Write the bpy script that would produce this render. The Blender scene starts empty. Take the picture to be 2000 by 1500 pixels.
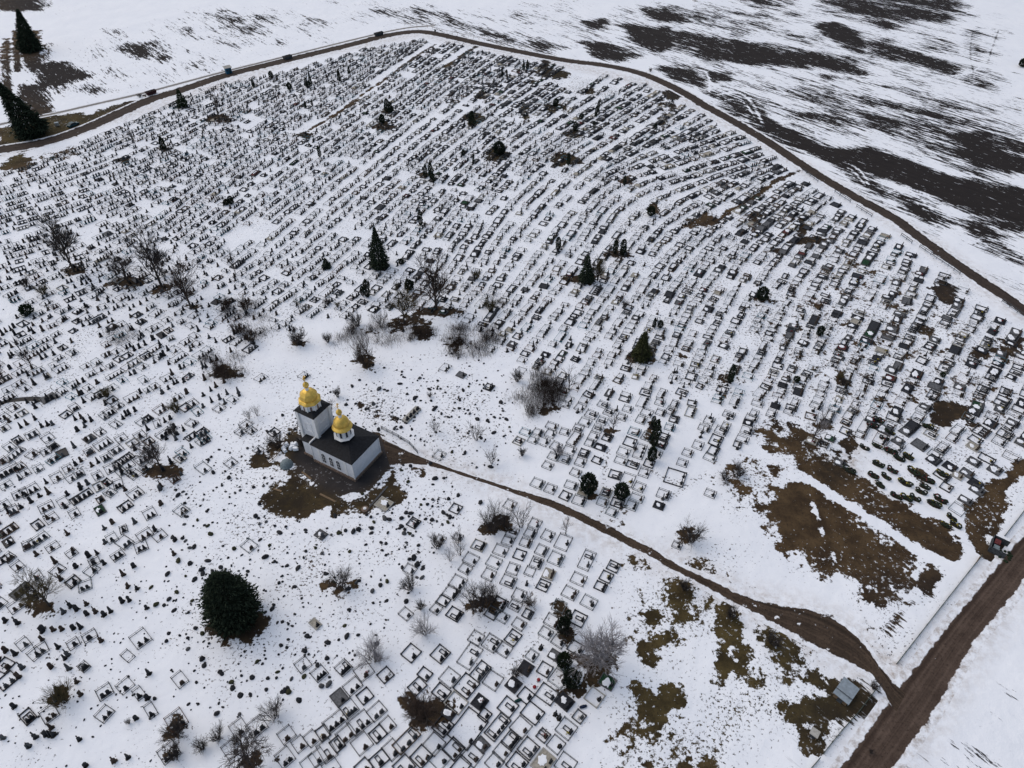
import bpy, math, random
import numpy as np
from mathutils import Vector, Matrix
rng = np.random.default_rng(7)
rnd = random.Random(11)
sc = bpy.context.scene
COL = sc.collection
R = math.radians

# ------------------------------------------------------------------ survey: the drone's pose, used to turn readings of the photo into places on the ground
FPX, PITCH, HGT = 1386.0, R(43), 110.0
SP, CP = math.sin(PITCH), math.cos(PITCH)

def W(x, y, z=0.0):
    u, v = (x - 1000) / FPX, (y - 750) / FPX
    t = (HGT - z) / (SP + v * CP)
    return np.array([u * t, t * (CP - v * SP)])

def to_px(x, y, z=0.0):
    d = z - HGT
    dep, dn = y * CP - d * SP, -y * SP - d * CP
    return 1000 + FPX * x / dep, 750 + FPX * dn / dep

def top_h(bx, by, ty):
    g = W(bx, by)
    lo, hi = 0.0, 60.0
    for _ in range(40):
        m = (lo + hi) / 2
        if to_px(g[0], g[1], m)[1] > ty: lo = m
        else: hi = m
    return lo

def mpp(y):                                   # metres per photo pixel (across) at photo row y
    return HGT / (SP + (y - 750) / FPX * CP) / FPX

def WP(pts): return np.array([W(*p) for p in pts])

# ------------------------------------------------------------------ mesh helpers
def mesh(name, V, F, mats, mi=None, smooth=False):
    me = bpy.data.meshes.new(name)
    me.from_pydata([tuple(map(float, v)) for v in V], [], [tuple(map(int, f)) for f in F])
    for m in (mats if isinstance(mats, (list, tuple)) else [mats]): me.materials.append(m)
    if mi is not None: me.polygons.foreach_set('material_index', np.array(mi, dtype=np.int32))
    if smooth: me.polygons.foreach_set('use_smooth', np.ones(len(F), dtype=bool))
    me.update()
    return me

def quads(name, V, Q, mats, mi=None):
    me = bpy.data.meshes.new(name)
    V = np.asarray(V, dtype=np.float32); Q = np.asarray(Q, dtype=np.int32)
    me.vertices.add(len(V)); me.vertices.foreach_set('co', V.ravel())
    k = Q.shape[1]
    me.loops.add(Q.size); me.loops.foreach_set('vertex_index', Q.ravel())
    me.polygons.add(len(Q)); me.polygons.foreach_set('loop_start', np.arange(0, Q.size, k, dtype=np.int32))
    for m in (mats if isinstance(mats, (list, tuple)) else [mats]): me.materials.append(m)
    if mi is not None: me.polygons.foreach_set('material_index', np.asarray(mi, dtype=np.int32))
    me.update(calc_edges=True)
    return me

def obj(name, me, parent=None, loc=None, rotz=0.0):
    o = bpy.data.objects.new(name, me)
    COL.objects.link(o)
    if parent is not None: o.parent = parent
    if loc is not None: o.location = loc if len(loc) == 3 else (loc[0], loc[1], 0.0)
    if rotz: o.rotation_euler = (0, 0, rotz)
    return o

def tag(o, label=None, cat=None, group=None, kind=None):
    if label: o['label'] = label
    if cat: o['category'] = cat
    if group: o['group'] = group
    if kind: o['kind'] = kind
    return o

class MB:
    def __init__(s): s.V, s.F, s.M = [], [], []
    def add(s, V, F, m=0):
        n = len(s.V); s.V += [tuple(v) for v in V]; s.F += [tuple(i + n for i in f) for f in F]; s.M += [m] * len(F); return s
    def box(s, c, d, rz=0.0, m=0, taper=1.0):
        x, y, z = d[0] / 2, d[1] / 2, d[2] / 2
        P = [(-x, -y, -z), (x, -y, -z), (x, y, -z), (-x, y, -z)] + [(a * taper, b * taper, z) for a, b in ((-x, -y), (x, -y), (x, y), (-x, y))]
        co, si = math.cos(rz), math.sin(rz)
        P = [(c[0] + a * co - b * si, c[1] + a * si + b * co, c[2] + e) for a, b, e in P]
        return s.add(P, [(3, 2, 1, 0), (4, 5, 6, 7), (0, 1, 5, 4), (1, 2, 6, 5), (2, 3, 7, 6), (3, 0, 4, 7)], m)
    def ring(s, a, b, w, z0, z1, cx=0, cy=0, m=0):
        P = []
        for (x, y) in ((a / 2, b / 2), (a / 2 - w, b / 2 - w)):
            for z in (z0, z1):
                P += [(cx + sx * x, cy + sy * y, z) for sx, sy in ((-1, -1), (1, -1), (1, 1), (-1, 1))]
        F = []
        for i in range(4):
            j = (i + 1) % 4
            F += [(i, j, 4 + j, 4 + i), (4 + i, 4 + j, 12 + j, 12 + i), (8 + j, 8 + i, 12 + i, 12 + j), (8 + i, 8 + j, j, i)]
        return s.add(P, F, m)
    def lathe(s, prof, n=16, c=(0, 0, 0), m=0, rot=0.0):
        P, F = [], []
        for r, z in prof:
            P += [(c[0] + r * math.cos(rot + 2 * math.pi * k / n), c[1] + r * math.sin(rot + 2 * math.pi * k / n), c[2] + z) for k in range(n)]
        for i in range(len(prof) - 1):
            for k in range(n):
                l = (k + 1) % n
                F.append((i * n + k, i * n + l, (i + 1) * n + l, (i + 1) * n + k))
        F.append(tuple((len(prof) - 1) * n + k for k in range(n)))
        return s.add(P, F, m)
    def prism(s, prof, y0, y1, m=0):           # profile in x,z, extruded along y
        n = len(prof)
        P = [(x, y0, z) for x, z in prof] + [(x, y1, z) for x, z in prof]
        F = [tuple(range(n)), tuple(reversed(range(n, 2 * n)))] + [(i, i + n, (i + 1) % n + n, (i + 1) % n) for i in range(n)]
        return s.add(P, F, m)
    def mesh(s, name, mats, smooth=False): return mesh(name, s.V, s.F, mats, s.M, smooth)

# ------------------------------------------------------------------ materials
def nodes(name):
    m = bpy.data.materials.new(name); m.use_nodes = True
    nt = m.node_tree; nt.nodes.clear()
    out = nt.nodes.new('ShaderNodeOutputMaterial'); b = nt.nodes.new('ShaderNodeBsdfPrincipled')
    nt.links.new(b.outputs[0], out.inputs[0])
    b.inputs['Roughness'].default_value = 0.8; b.inputs['Specular IOR Level'].default_value = 0.12
    return m, nt, b

class NT:
    """terse node writing: every method returns an output socket"""
    def __init__(s, nt): s.t = nt
    def put(s, sock, v):
        if isinstance(v, bpy.types.NodeSocket): s.t.links.new(v, sock)
        elif v is not None: sock.default_value = v
    def math(s, op, a, b=None, c=None, clamp=False):
        n = s.t.nodes.new('ShaderNodeMath'); n.operation = op; n.use_clamp = clamp
        for i, v in enumerate((a, b, c)): s.put(n.inputs[i], v)
        return n.outputs[0]
    def noise(s, vec, scale, detail=4.0, rough=0.55):
        n = s.t.nodes.new('ShaderNodeTexNoise'); s.put(n.inputs['Vector'], vec)
        n.inputs['Scale'].default_value = scale; n.inputs['Detail'].default_value = detail; n.inputs['Roughness'].default_value = rough
        return n.outputs[0]
    def map(s, vec, rot=0.0, scale=(1, 1, 1)):
        n = s.t.nodes.new('ShaderNodeMapping'); s.put(n.inputs['Vector'], vec); n.inputs['Rotation'].default_value = (0, 0, rot)
        k = s.t.nodes.new('ShaderNodeMapping'); s.put(k.inputs['Vector'], n.outputs[0]); k.inputs['Scale'].default_value = scale
        return k.outputs[0]
    def mix(s, f, a, b):
        n = s.t.nodes.new('ShaderNodeMix'); n.data_type = 'RGBA'
        s.put(n.inputs[0], f)
        for i, v in ((6, a), (7, b)): s.put(n.inputs[i], (*v, 1) if isinstance(v, tuple) and len(v) == 3 else v)
        return n.outputs[2]
    def mixf(s, f, a, b):
        n = s.t.nodes.new('ShaderNodeMix'); n.data_type = 'FLOAT'
        s.put(n.inputs[0], f); s.put(n.inputs[2], a); s.put(n.inputs[3], b)
        return n.outputs[0]
    def step(s, v, lo, hi):
        n = s.t.nodes.new('ShaderNodeMapRange'); n.interpolation_type = 'SMOOTHSTEP'
        s.put(n.inputs[0], v); s.put(n.inputs[1], lo); s.put(n.inputs[2], hi)
        return n.outputs[0]
    def attr(s, name):
        n = s.t.nodes.new('ShaderNodeAttribute'); n.attribute_name = name
        q = s.t.nodes.new('ShaderNodeSeparateColor'); s.t.links.new(n.outputs['Color'], q.inputs[0])
        return q.outputs[0], q.outputs[1], q.outputs[2], n.outputs['Alpha']
    def pos(s):
        return s.t.nodes.new('ShaderNodeNewGeometry').outputs['Position']
    def objco(s): return s.t.nodes.new('ShaderNodeTexCoord').outputs['Object']
    def bump(s, h, strength, dist):
        n = s.t.nodes.new('ShaderNodeBump'); s.put(n.inputs['Height'], h)
        n.inputs['Strength'].default_value = strength; n.inputs['Distance'].default_value = dist
        return n.outputs[0]

def mat(name, col, rough=0.8, var=0.25, scale=3.0, metallic=0.0, col2=None, bump=0.0):
    """a plain surface with a procedural change of tone; world positions, so copies differ"""
    m, nt, b = nodes(name); t = NT(nt)
    p = t.pos()
    n = t.step(t.noise(p, scale, 5.0, 0.6), 0.3, 0.7)
    lo = tuple(c * (1 - var) for c in col); hi = col2 or tuple(min(1, c * (1 + var)) for c in col)
    nt.links.new(t.mix(n, lo, hi), b.inputs['Base Color'])
    b.inputs['Roughness'].default_value = rough; b.inputs['Metallic'].default_value = metallic
    if bump: nt.links.new(t.bump(t.noise(p, scale * 2, 4.0), 0.6, bump), b.inputs['Normal'])
    return m

SNOW = (0.80, 0.825, 0.855)
def snow_colour(t, p):
    n = t.noise(p, 0.09, 4.0, 0.5)
    return t.mix(t.math('ADD', t.math('MULTIPLY', n, 0.6), t.math('MULTIPLY', t.noise(p, 0.6, 5.0, 0.6), 0.4)), (0.70, 0.735, 0.785), (0.87, 0.885, 0.90))

M = {}
def addm(k, *a, **kw): M[k] = mat(k, *a, **kw)
addm('snow', SNOW, 0.7, 0.04, 1.0)
addm('rail_grey', (0.06, 0.063, 0.066), 0.6, 0.3); addm('rail_black', (0.022, 0.023, 0.026), 0.5, 0.3)
addm('rail_pale', (0.15, 0.185, 0.195), 0.6, 0.25); addm('rail_blue', (0.05, 0.19, 0.25), 0.6, 0.25); addm('rail_rusty', (0.10, 0.05, 0.032), 0.8, 0.35)
addm('kerb_grey', (0.075, 0.076, 0.078), 0.8, 0.3); addm('kerb_black', (0.025, 0.026, 0.03), 0.4, 0.3)
addm('kerb_brown', (0.10, 0.075, 0.055), 0.8, 0.3); addm('kerb_pale', (0.33, 0.32, 0.29), 0.85, 0.2)
addm('slab_black', (0.022, 0.023, 0.027), 0.35, 0.4); addm('slab_grey', (0.10, 0.103, 0.108), 0.6, 0.35)
addm('slab_green', (0.014, 0.045, 0.022), 0.8, 0.35); addm('slab_beige', (0.30, 0.28, 0.235), 0.8, 0.25); addm('slab_red', (0.085, 0.022, 0.02), 0.5, 0.35)
addm('stone_black', (0.02, 0.021, 0.024), 0.4, 0.35); addm('stone_grey', (0.075, 0.078, 0.082), 0.7, 0.35); addm('stone_brown', (0.06, 0.045, 0.036), 0.8, 0.35)
addm('soil', (0.022, 0.018, 0.014), 0.95, 0.5, 4.0, col2=(0.04, 0.033, 0.02), bump=0.05)
addm('rock_dark', (0.028, 0.029, 0.032), 0.9, 0.5, 6.0, bump=0.05); addm('rock_grey', (0.075, 0.077, 0.08), 0.9, 0.4, 6.0, bump=0.05); addm('rock_mossy', (0.038, 0.04, 0.022), 0.95, 0.5, 6.0, bump=0.05)
addm('wreath_green', (0.018, 0.03, 0.016), 0.9, 0.6, 9.0); addm('wreath_dark', (0.02, 0.02, 0.022), 0.9, 0.6, 9.0)
addm('flower_yellow', (0.34, 0.27, 0.04), 0.8, 0.3, 9.0); addm('flower_red', (0.22, 0.025, 0.03), 0.8, 0.3, 9.0); addm('flower_white', (0.6, 0.58, 0.55), 0.8, 0.2, 9.0)
addm('bark', (0.055, 0.046, 0.04), 0.95, 0.4, 8.0); addm('twig_dark', (0.05, 0.043, 0.041), 0.95, 0.3, 2.0); addm('twig_brown', (0.06, 0.043, 0.034), 0.95, 0.3, 2.0)
addm('twig_frost', (0.27, 0.26, 0.27), 0.9, 0.3, 2.0); addm('bark_birch', (0.22, 0.20, 0.19), 0.9, 0.5, 6.0); addm('reed', (0.055, 0.041, 0.034), 0.95, 0.4, 2.0); addm('twig_olive', (0.075, 0.062, 0.03), 0.95, 0.3, 2.0)
addm('needle_dark', (0.012, 0.021, 0.014), 0.9, 0.55, 2.5, col2=(0.042, 0.058, 0.036)); addm('needle_green', (0.022, 0.036, 0.017), 0.9, 0.5, 2.5); addm('needle_olive', (0.034, 0.038, 0.016), 0.9, 0.5, 2.5)
addm('white_wall', (0.66, 0.675, 0.70), 0.85, 0.06, 1.5); addm('white_trim', (0.72, 0.72, 0.71), 0.8, 0.08, 3.0); addm('plinth', (0.15, 0.11, 0.085), 0.85, 0.35, 3.0)
addm('roof_dark', (0.012, 0.013, 0.0155), 0.6, 0.35, 2.5); addm('gold', (0.66, 0.44, 0.10), 0.42, 0.2, 0.9, metallic=0.5); addm('gold_trim', (0.66, 0.41, 0.07), 0.42, 0.2, 2.0, metallic=0.5)
addm('window_dark', (0.03, 0.035, 0.045), 0.2, 0.3); addm('icon_blue', (0.08, 0.09, 0.16), 0.6, 0.5, 5.0, col2=(0.28, 0.2, 0.14))
addm('zinc', (0.22, 0.26, 0.29), 0.5, 0.15, 2.0); addm('timber', (0.17, 0.12, 0.075), 0.9, 0.3, 4.0); addm('fence_green', (0.05, 0.062, 0.052), 0.7, 0.3); addm('concrete', (0.34, 0.33, 0.30), 0.9, 0.2, 2.0)
addm('car_teal', (0.012, 0.045, 0.055), 0.3, 0.2); addm('tyre', (0.015, 0.015, 0.016), 0.9, 0.2); addm('kiosk_blue', (0.015, 0.09, 0.16), 0.6, 0.25); addm('skip_red', (0.055, 0.022, 0.022), 0.8, 0.4); addm('skip_grey', (0.05, 0.055, 0.06), 0.8, 0.4)
addm('red_lid', (0.11, 0.03, 0.03), 0.7, 0.4); addm('rubbish', (0.06, 0.05, 0.045), 0.95, 0.8, 3.0); addm('tarp_blue', (0.012, 0.02, 0.045), 0.6, 0.3); addm('tarp_teal', (0.008, 0.035, 0.033), 0.6, 0.3)

# ------------------------------------------------------------------ ground masks (all in metres on the ground)
GX = np.concatenate([-np.geomspace(3200, 322, 26), np.arange(-320, 320.01, 0.7), np.geomspace(322, 3200, 26)])
GY = np.concatenate([-np.geomspace(1500, 12, 16) + 30, np.arange(20, 460.01, 0.7), np.geomspace(463, 3600, 26)])
gx, gy = np.meshgrid(GX, GY)
A = {k: np.zeros(gx.shape, dtype=np.float32) for k in ('bare', 'field', 'apron', 'speck', 'dirty', 'olive', 'dry')}

def sdf(poly, X, Y):
    n = len(poly); ins = np.zeros(X.shape, bool); dm = np.full(X.shape, 1e9)
    for i in range(n):
        x1, y1 = poly[i]; x2, y2 = poly[(i + 1) % n]
        c = (y1 > Y) != (y2 > Y)
        if y1 != y2: ins ^= c & (X < (x2 - x1) * (Y - y1) / (y2 - y1) + x1)
        dx, dy = x2 - x1, y2 - y1; L = dx * dx + dy * dy + 1e-9
        t = np.clip(((X - x1) * dx + (Y - y1) * dy) / L, 0, 1)
        dm = np.minimum(dm, (X - x1 - t * dx) ** 2 + (Y - y1 - t * dy) ** 2)
    d = np.sqrt(dm)
    return np.where(ins, d, -d)

def sub(pts, m):
    ix = np.searchsorted(GX, [pts[:, 0].min() - m, pts[:, 0].max() + m]); iy = np.searchsorted(GY, [pts[:, 1].min() - m, pts[:, 1].max() + m])
    return slice(iy[0], iy[1] + 1), slice(ix[0], ix[1] + 1)

def paint(ch, pts, val=1.0, soft=1.2, world=False, cut=False, grow=0.0):
    P = np.asarray(pts, float) if world else WP(pts)
    s = sub(P, soft * (1 + grow) + 1)
    d = sdf(P, gx[s], gy[s]) + grow * soft
    k = np.clip(d / soft * 0.5 + 0.5, 0, 1); k = k * k * (3 - 2 * k) * val
    if cut: A[ch][s] = np.minimum(A[ch][s], 1 - k)
    else: A[ch][s] = np.maximum(A[ch][s], k)

def line(ch, pts, width, val=1.0, soft=0.5, cut=False, world=False):
    P = np.asarray(pts, float) if world else WP(pts)
    s = sub(P, width + soft + 1); X, Y = gx[s], gy[s]; dm = np.full(X.shape, 1e9)
    for (x1, y1), (x2, y2) in zip(P[:-1], P[1:]):
        dx, dy = x2 - x1, y2 - y1; t = np.clip(((X - x1) * dx + (Y - y1) * dy) / (dx * dx + dy * dy + 1e-9), 0, 1)
        dm = np.minimum(dm, np.hypot(X - x1 - t * dx, Y - y1 - t * dy))
    k = np.clip((width / 2 - dm) / soft * 0.5 + 0.5, 0, 1) * val
    if cut: A[ch][s] = np.minimum(A[ch][s], 1 - k)
    else: A[ch][s] = np.maximum(A[ch][s], k)

def ell(ch, x, y, rx, ry, val=0.8, soft=2.6):
    q = [1 + .28 * math.sin(3 * k + x) * math.cos(1.7 * k + y) for k in range(14)]
    paint(ch, [(x + rx * q[k] * math.cos(k * math.pi / 7), y + ry * q[k] * math.sin(k * math.pi / 7)) for k in range(14)], val, soft, grow=.2)
    paint('dry', [(x + 1.5 * rx * math.cos(a), y + 1.5 * ry * math.sin(a)) for a in np.linspace(0, 6.28, 12, endpoint=False)], .8, soft)

def chaikin(P, it=2):
    P = np.asarray(P, float)
    for _ in range(it):
        Qp = np.empty((2 * len(P), 2)); Qp[0] = P[0]; Qp[-1] = P[-1]
        Qp[1:-1:2] = P[:-1] * .75 + P[1:] * .25; Qp[2:-1:2] = P[:-1] * .25 + P[1:] * .75
        P = Qp
    return P

def S(txt): return [tuple(float(q) for q in p.split(',')) for p in txt.split()]

# brown earth and grass showing through
BROWN = [
 (S('525,953 557,937 563,929 526,906 541,895 573,895 579,915 600,935 640,960 690,975 715,965 745,945 765,918 776,922 778,940 792,972 784,986 752,1001 728,996 720,1004 688,1002 667,1001 650,1010 640,996 619,1010 592,1009 579,1015 560,1012 539,1026 533,1015 525,996 504,980 510,964'), 1, 2.0),
 (S('490,911 494,895 512,884 520,895 517,908'), 1, 1.4), (S('548,885 560,850 585,838 592,850 580,895'), 0.9, 2),
 (S('1485,845 1510,825 1540,850 1570,832 1580,850 1594,867 1580,880 1540,885 1515,875'), 0.85, 3),
 (S('1510,1027 1500,990 1520,960 1560,935 1580,937 1636,982 1667,1003 1720,1034 1772,1069 1790,1087 1775,1125 1765,1143 1748,1171 1720,1171 1685,1150 1650,1122 1632,1115 1597,1111 1545,1080 1524,1059'), .86, 3.2),
 (S('1408,935 1440,905 1505,905 1560,908 1590,945 1560,960 1520,975 1500,995 1450,985 1415,975'), 0.58, 5),
 (S('1570,892 1600,885 1680,935 1755,980 1800,1005 1850,1040 1882,1072 1880,1088 1853,1100 1800,1070 1740,1030 1680,990 1610,955 1570,925'), .93, 2),
 (S('1894,989 1909,974 1918,966 1929,950 1965,930 1990,905 2060,895 2060,930 1990,930 1966,960 1964,986 1954,1013 1935,1041 1923,1052 1923,1067 1935,1076 1934,1092 1923,1089 1901,1067 1893,1054'), 1, 1.2),
 (S('1804,1129 1818,1101 1837,1125 1811,1160'), 1, 1.2), (S('1785,1171 1762,1181 1737,1234 1750,1222'), 0.75, 1.6),
 (S('1240,1095 1290,1125 1345,1140 1380,1165 1385,1200 1350,1215 1340,1260 1310,1260 1280,1290 1255,1285 1240,1230 1225,1190 1260,1150'), 0.50, 5),
 (S('1300,1145 1345,1142 1375,1170 1380,1195 1345,1180 1320,1172'), 0.9, 2.5), (S('1250,1185 1275,1178 1290,1195 1285,1225 1262,1235'), 0.8, 2.2),
 (S('1258,1262 1285,1245 1318,1238 1325,1250 1290,1262 1275,1288 1255,1282'), 0.95, 1.8), (S('1310,1210 1338,1190 1352,1205 1332,1225 1318,1230'), 0.85, 2),
 (S('1222,1412 1252,1378 1270,1355 1305,1352 1325,1372 1302,1400 1270,1418 1230,1428'), 0.95, 2.2),
 (S('1395,1190 1432,1185 1428,1235 1418,1325 1405,1330 1400,1250'), 0.9, 1.6), (S('1436,1232 1452,1258 1480,1300 1510,1312 1534,1332 1500,1330 1460,1318 1434,1312'), 0.85, 2),
 (S('1420,1195 1440,1192 1436,1225 1428,1222'), 0.85, 1.2), (S('1345,1098 1398,1098 1410,1118 1372,1112'), 0.8, 1.5),
 (S('1560,1320 1605,1308 1615,1342 1585,1340'), 0.9, 1.6), (S('1540,1372 1570,1360 1610,1362 1622,1335 1650,1328 1705,1345 1716,1362 1700,1390 1668,1392 1645,1410 1600,1424 1570,1410 1545,1395'), 0.95, 2),
 (S('1472,1236 1500,1222 1560,1255 1572,1282 1522,1287 1500,1275'), 0.8, 2), (S('1205,1450 1290,1432 1400,1462 1400,1510 1200,1510'), 0.55, 5), (S('1310,1440 1345,1432 1370,1450 1330,1462'), 0.8, 2),
 (S('1562,1440 1580,1428 1600,1440 1598,1462 1575,1466 1562,1455'), 0.95, 1), (S('1235,1330 1250,1340 1250,1360 1238,1358'), 0.8, 1.2),
 (S('0,300 0,252 60,240 100,228 160,222 165,228 235,203 258,200 200,232 112,268 60,290'), 1, 2.0), (S('0,320 40,300 70,312 60,330 20,335'), 0.8, 2), (S('70,308 110,300 140,285 150,300 120,318'), 0.62, 3),
 (S('25,60 36,62 40,140 28,140'), 1, 1), (S('8,75 18,75 22,200 10,200'), 0.9, 1.2), (S('-10,-5 70,-5 75,20 40,22 -10,20'), 1, 3), (S('40,60 75,60 78,130 60,140 45,120'), 1, 2), (S('72,85 92,85 104,100 88,120 76,118'), 0.65, 2.5), (S('40,165 95,165 105,235 40,240'), 0.85, 2),
 (S('2,90 12,90 16,190 2,190'), 0.8, 1.5),
 (S('1350,430 1380,420 1405,432 1395,442 1360,440 1330,445'), 0.95, 2),
 (S('1690,1255 1700,1235 1725,1262 1728,1285 1712,1290'), 0.45, 2.5),
]
for i, (p, v, s) in enumerate(BROWN):
    paint('bare', p, v, s * (2.1 if i else 1.4), grow=.22 if i else -.1)
    if i < 3: paint('dry', p, .75, 4); paint('olive', p, .6, 4)
for x, y, rx, ry, v in ((1065,135,15,18,.85),(1095,146,16,8,.9),(1040,158,16,7,.6),(1150,178,10,5,.9),(1085,210,24,9,.8),(1025,217,10,15,.8),(940,186,14,9,.75),(925,232,22,12,.85),(1105,312,30,12,.85),
    (1300,217,18,28,.6),(1318,185,24,10,.85),(1225,352,16,8,.8),(1275,408,12,9,.8),(1475,435,10,22,.8),(1565,442,11,26,.8),(1848,570,22,20,1),(1590,470,46,9,.75),(1520,490,30,7,.6),(1850,805,38,24,.8),(1902,830,10,8,.9),
    (1655,865,16,22,.85),(1640,905,28,30,.55),(1805,642,16,9,.9),(1920,685,28,18,.65),(1965,680,30,24,.65),(1990,668,14,10,.9),(1770,612,14,12,.6),(1830,562,20,6,.7),(1700,1000,5,5,.3),(1790,930,22,10,.75),(970,303,26,12,.85),
    (745,248,22,8,.85),(757,218,14,8,.7),(1120,262,18,10,.8),(830,340,16,9,.7),(240,312,16,5,.85),(320,291,14,4,.8),(595,265,18,5,.8),(427,232,28,8,.85),(357,208,16,4,.7),(1140,545,34,10,.75),(1205,495,24,8,.8),(1250,690,24,20,.9),
    (1330,700,10,8,.7),(1550,640,14,8,.7),(1490,585,28,14,.6),(1425,745,22,14,.6),(1405,760,10,22,.5),(855,608,42,10,.9),(800,632,44,14,.75),(850,655,60,14,.45),(905,680,40,20,.4),(820,652,20,6,.9),(250,552,36,9,.9),(320,565,20,7,.85),(145,528,20,9,.9),(375,600,24,7,.6),
    (315,918,30,14,.95),(463,1226,55,24,1),(460,1190,50,20,.9),(835,1385,44,30,.85),(1165,1300,36,24,.95),(1115,1340,18,16,.9),(80,1182,34,14,.95),(940,1180,34,14,.85),(965,1028,30,14,.85),(665,1145,22,12,.95),(1345,1048,22,14,.85),(495,1485,50,25,.6),
    (345,1425,24,16,.85),(340,1470,18,10,.8),(120,1362,18,12,.85),(545,878,22,12,.9),(715,705,20,12,.85),(445,728,30,10,.8),(585,670,10,5,.8),(1065,790,30,22,.45),(1060,760,22,20,.4),(1105,640,20,8,.3),(745,645,60,12,.35),(1075,800,20,8,.7),(1195,842,10,5,.95),(1275,860,14,26,.75),
    (1150,955,10,16,.9),(1205,970,8,10,.8),(1215,1003,5,22,.8),(1090,1190,10,14,.9),(1105,1238,12,8,.9),(1645,740,12,10,.8),(1530,640,20,10,.6),(1560,825,40,14,.55),(1610,835,16,14,.7),(1590,860,20,14,.8),(700,795,14,8,.6),(735,800,16,12,.7),(770,815,20,10,.6),(812,925,10,8,.75),(800,905,12,6,.7),
    (445,138,12,3,.9),(280,186,14,3,.6),(1955,1070,14,10,.8)): ell('bare', x, y, rx, ry, v)
# ploughed land showing black
FURROW = -49.0
SOIL = [(S('1485,224 1510,245 1560,268 1615,290 1685,297 1755,315 1860,350 2010,378 2010,440 1965,427 1860,395 1755,352 1650,322 1580,292 1510,262 1480,240'), .98, 4),
 (S('1559,161 1600,170 1660,190 1770,205 1895,227 2010,262 2010,345 1860,305 1755,276 1650,247 1562,226 1552,189'), .60, 8), (S('1860,270 1900,255 2010,285 2010,340 1930,325 1880,300'), .8, 7),
 (S('1300,60 1360,70 1440,85 1500,85 1560,100 1620,115 1690,140 1680,147 1600,132 1520,127 1450,122 1380,112 1300,87'), .78, 5), (S('1405,88 1440,80 1485,88 1520,100 1520,122 1455,120'), .95, 4),
 (S('1597,52 1632,45 1667,66 1690,87 1678,103 1632,75'), .92, 4), (S('1692,80 1772,101 1860,129 1856,143 1790,124 1702,103'), .82, 5), (S('1590,-4 1860,-4 1880,28 1790,42 1741,52 1650,18'), .74, 7), (S('1440,-4 1560,-4 1540,12 1480,14'), .62, 6),
 (S('1290,12 1370,20 1422,32 1370,42 1300,32'), .64, 6), (S('1384,140 1422,143 1422,155 1391,156'), .8, 3), (S('1290,132 1335,138 1368,157 1372,168 1321,152'), .85, 3.5),
 (S('1224,52 1297,58 1318,84 1287,95 1245,74'), .95, 5), (S('1147,84 1196,92 1248,108 1210,113 1168,106'), .92, 4), (S('1262,20 1332,28 1326,43 1276,39'), .85, 5), (S('1147,44 1178,40 1180,57 1160,54'), .85, 4),
 (S('930,55 1000,70 1060,80 1115,90 1060,99 980,86'), .62, 7), (S('744,24 825,17 877,36 905,62 846,46 790,43'), .56, 10), (S('1000,20 1100,10 1180,30 1130,50 1040,40'), .36, 12), (S('870,60 940,60 960,80 900,78'), .5, 6),
 (S('413,24 455,28 518,28 538,38 472,65 420,42'), .56, 9), (S('245,91 280,89 318,117 266,113'), .75, 6), (S('87,130 115,126 150,140 168,147 150,156 87,166'), .95, 4), (S('91,170 182,164 190,178 120,182'), .55, 6),
 (S('170,85 330,105 440,125 380,160 290,150 180,135'), .33, 16), (S('520,70 640,55 720,40 700,60 600,85'), .33, 14), (S('60,0 95,0 95,12 72,14'), .6, 4), (S('620,0 760,5 800,25 700,35'), .3, 14),
 (S('1890,60 1912,55 1935,140 1905,150'), .5, 5), (S('1940,60 1950,60 1940,140 1930,140'), .4, 5), (S('1885,150 1925,138 1960,150 1940,165 1890,165'), .6, 6), (S('1480,190 1500,215 1540,235 1600,262 1590,285 1520,262 1470,215'), .5, 6), (S('1400,180 1440,182 1480,205 1488,238 1440,222'), .72, 5),
 (S('1640,318 1690,330 1730,380 1690,368 1650,340'), .7, 5), (S('1730,372 1800,375 1845,410 1830,440 1770,400'), .6, 5), (S('1790,395 1850,430 1830,455 1800,430'), .55, 5), (S('1910,435 1970,435 1980,460 1920,455'), .8, 5), (S('1900,470 1960,470 2010,490 2010,520 1930,490'), .55, 7), (S('1960,540 2010,545 2010,575 1980,565'), .35, 6),
 (S('1700,5 1760,40 1900,60 1900,30'), .35, 10), (S('1380,140 1600,160 1620,150 1450,130'), .35, 8), (S('1960,1380 2010,1340 2010,1520 1900,1520'), .3, 5)]
for p, v, s in SOIL: paint('bare', p, min(1, v * 1.06), s * 2.0, grow=.55); paint('field', p, 1, 18, grow=1)
for p, v in (('1200,10 1420,-5 1700,-5 1880,-5 1900,150 2010,200 2010,580 1960,560 1850,440 1640,330 1480,240 1380,175 1240,110 1100,60', .46), ('690,5 900,10 1150,20 1240,110 1100,95 960,80 780,50 640,60', .38), ('170,60 380,20 560,20 700,40 600,95 400,135 260,160 150,170 120,120', .36)):
    paint('bare', S(p), v, 12); paint('field', S(p), 1, 12)
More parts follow.
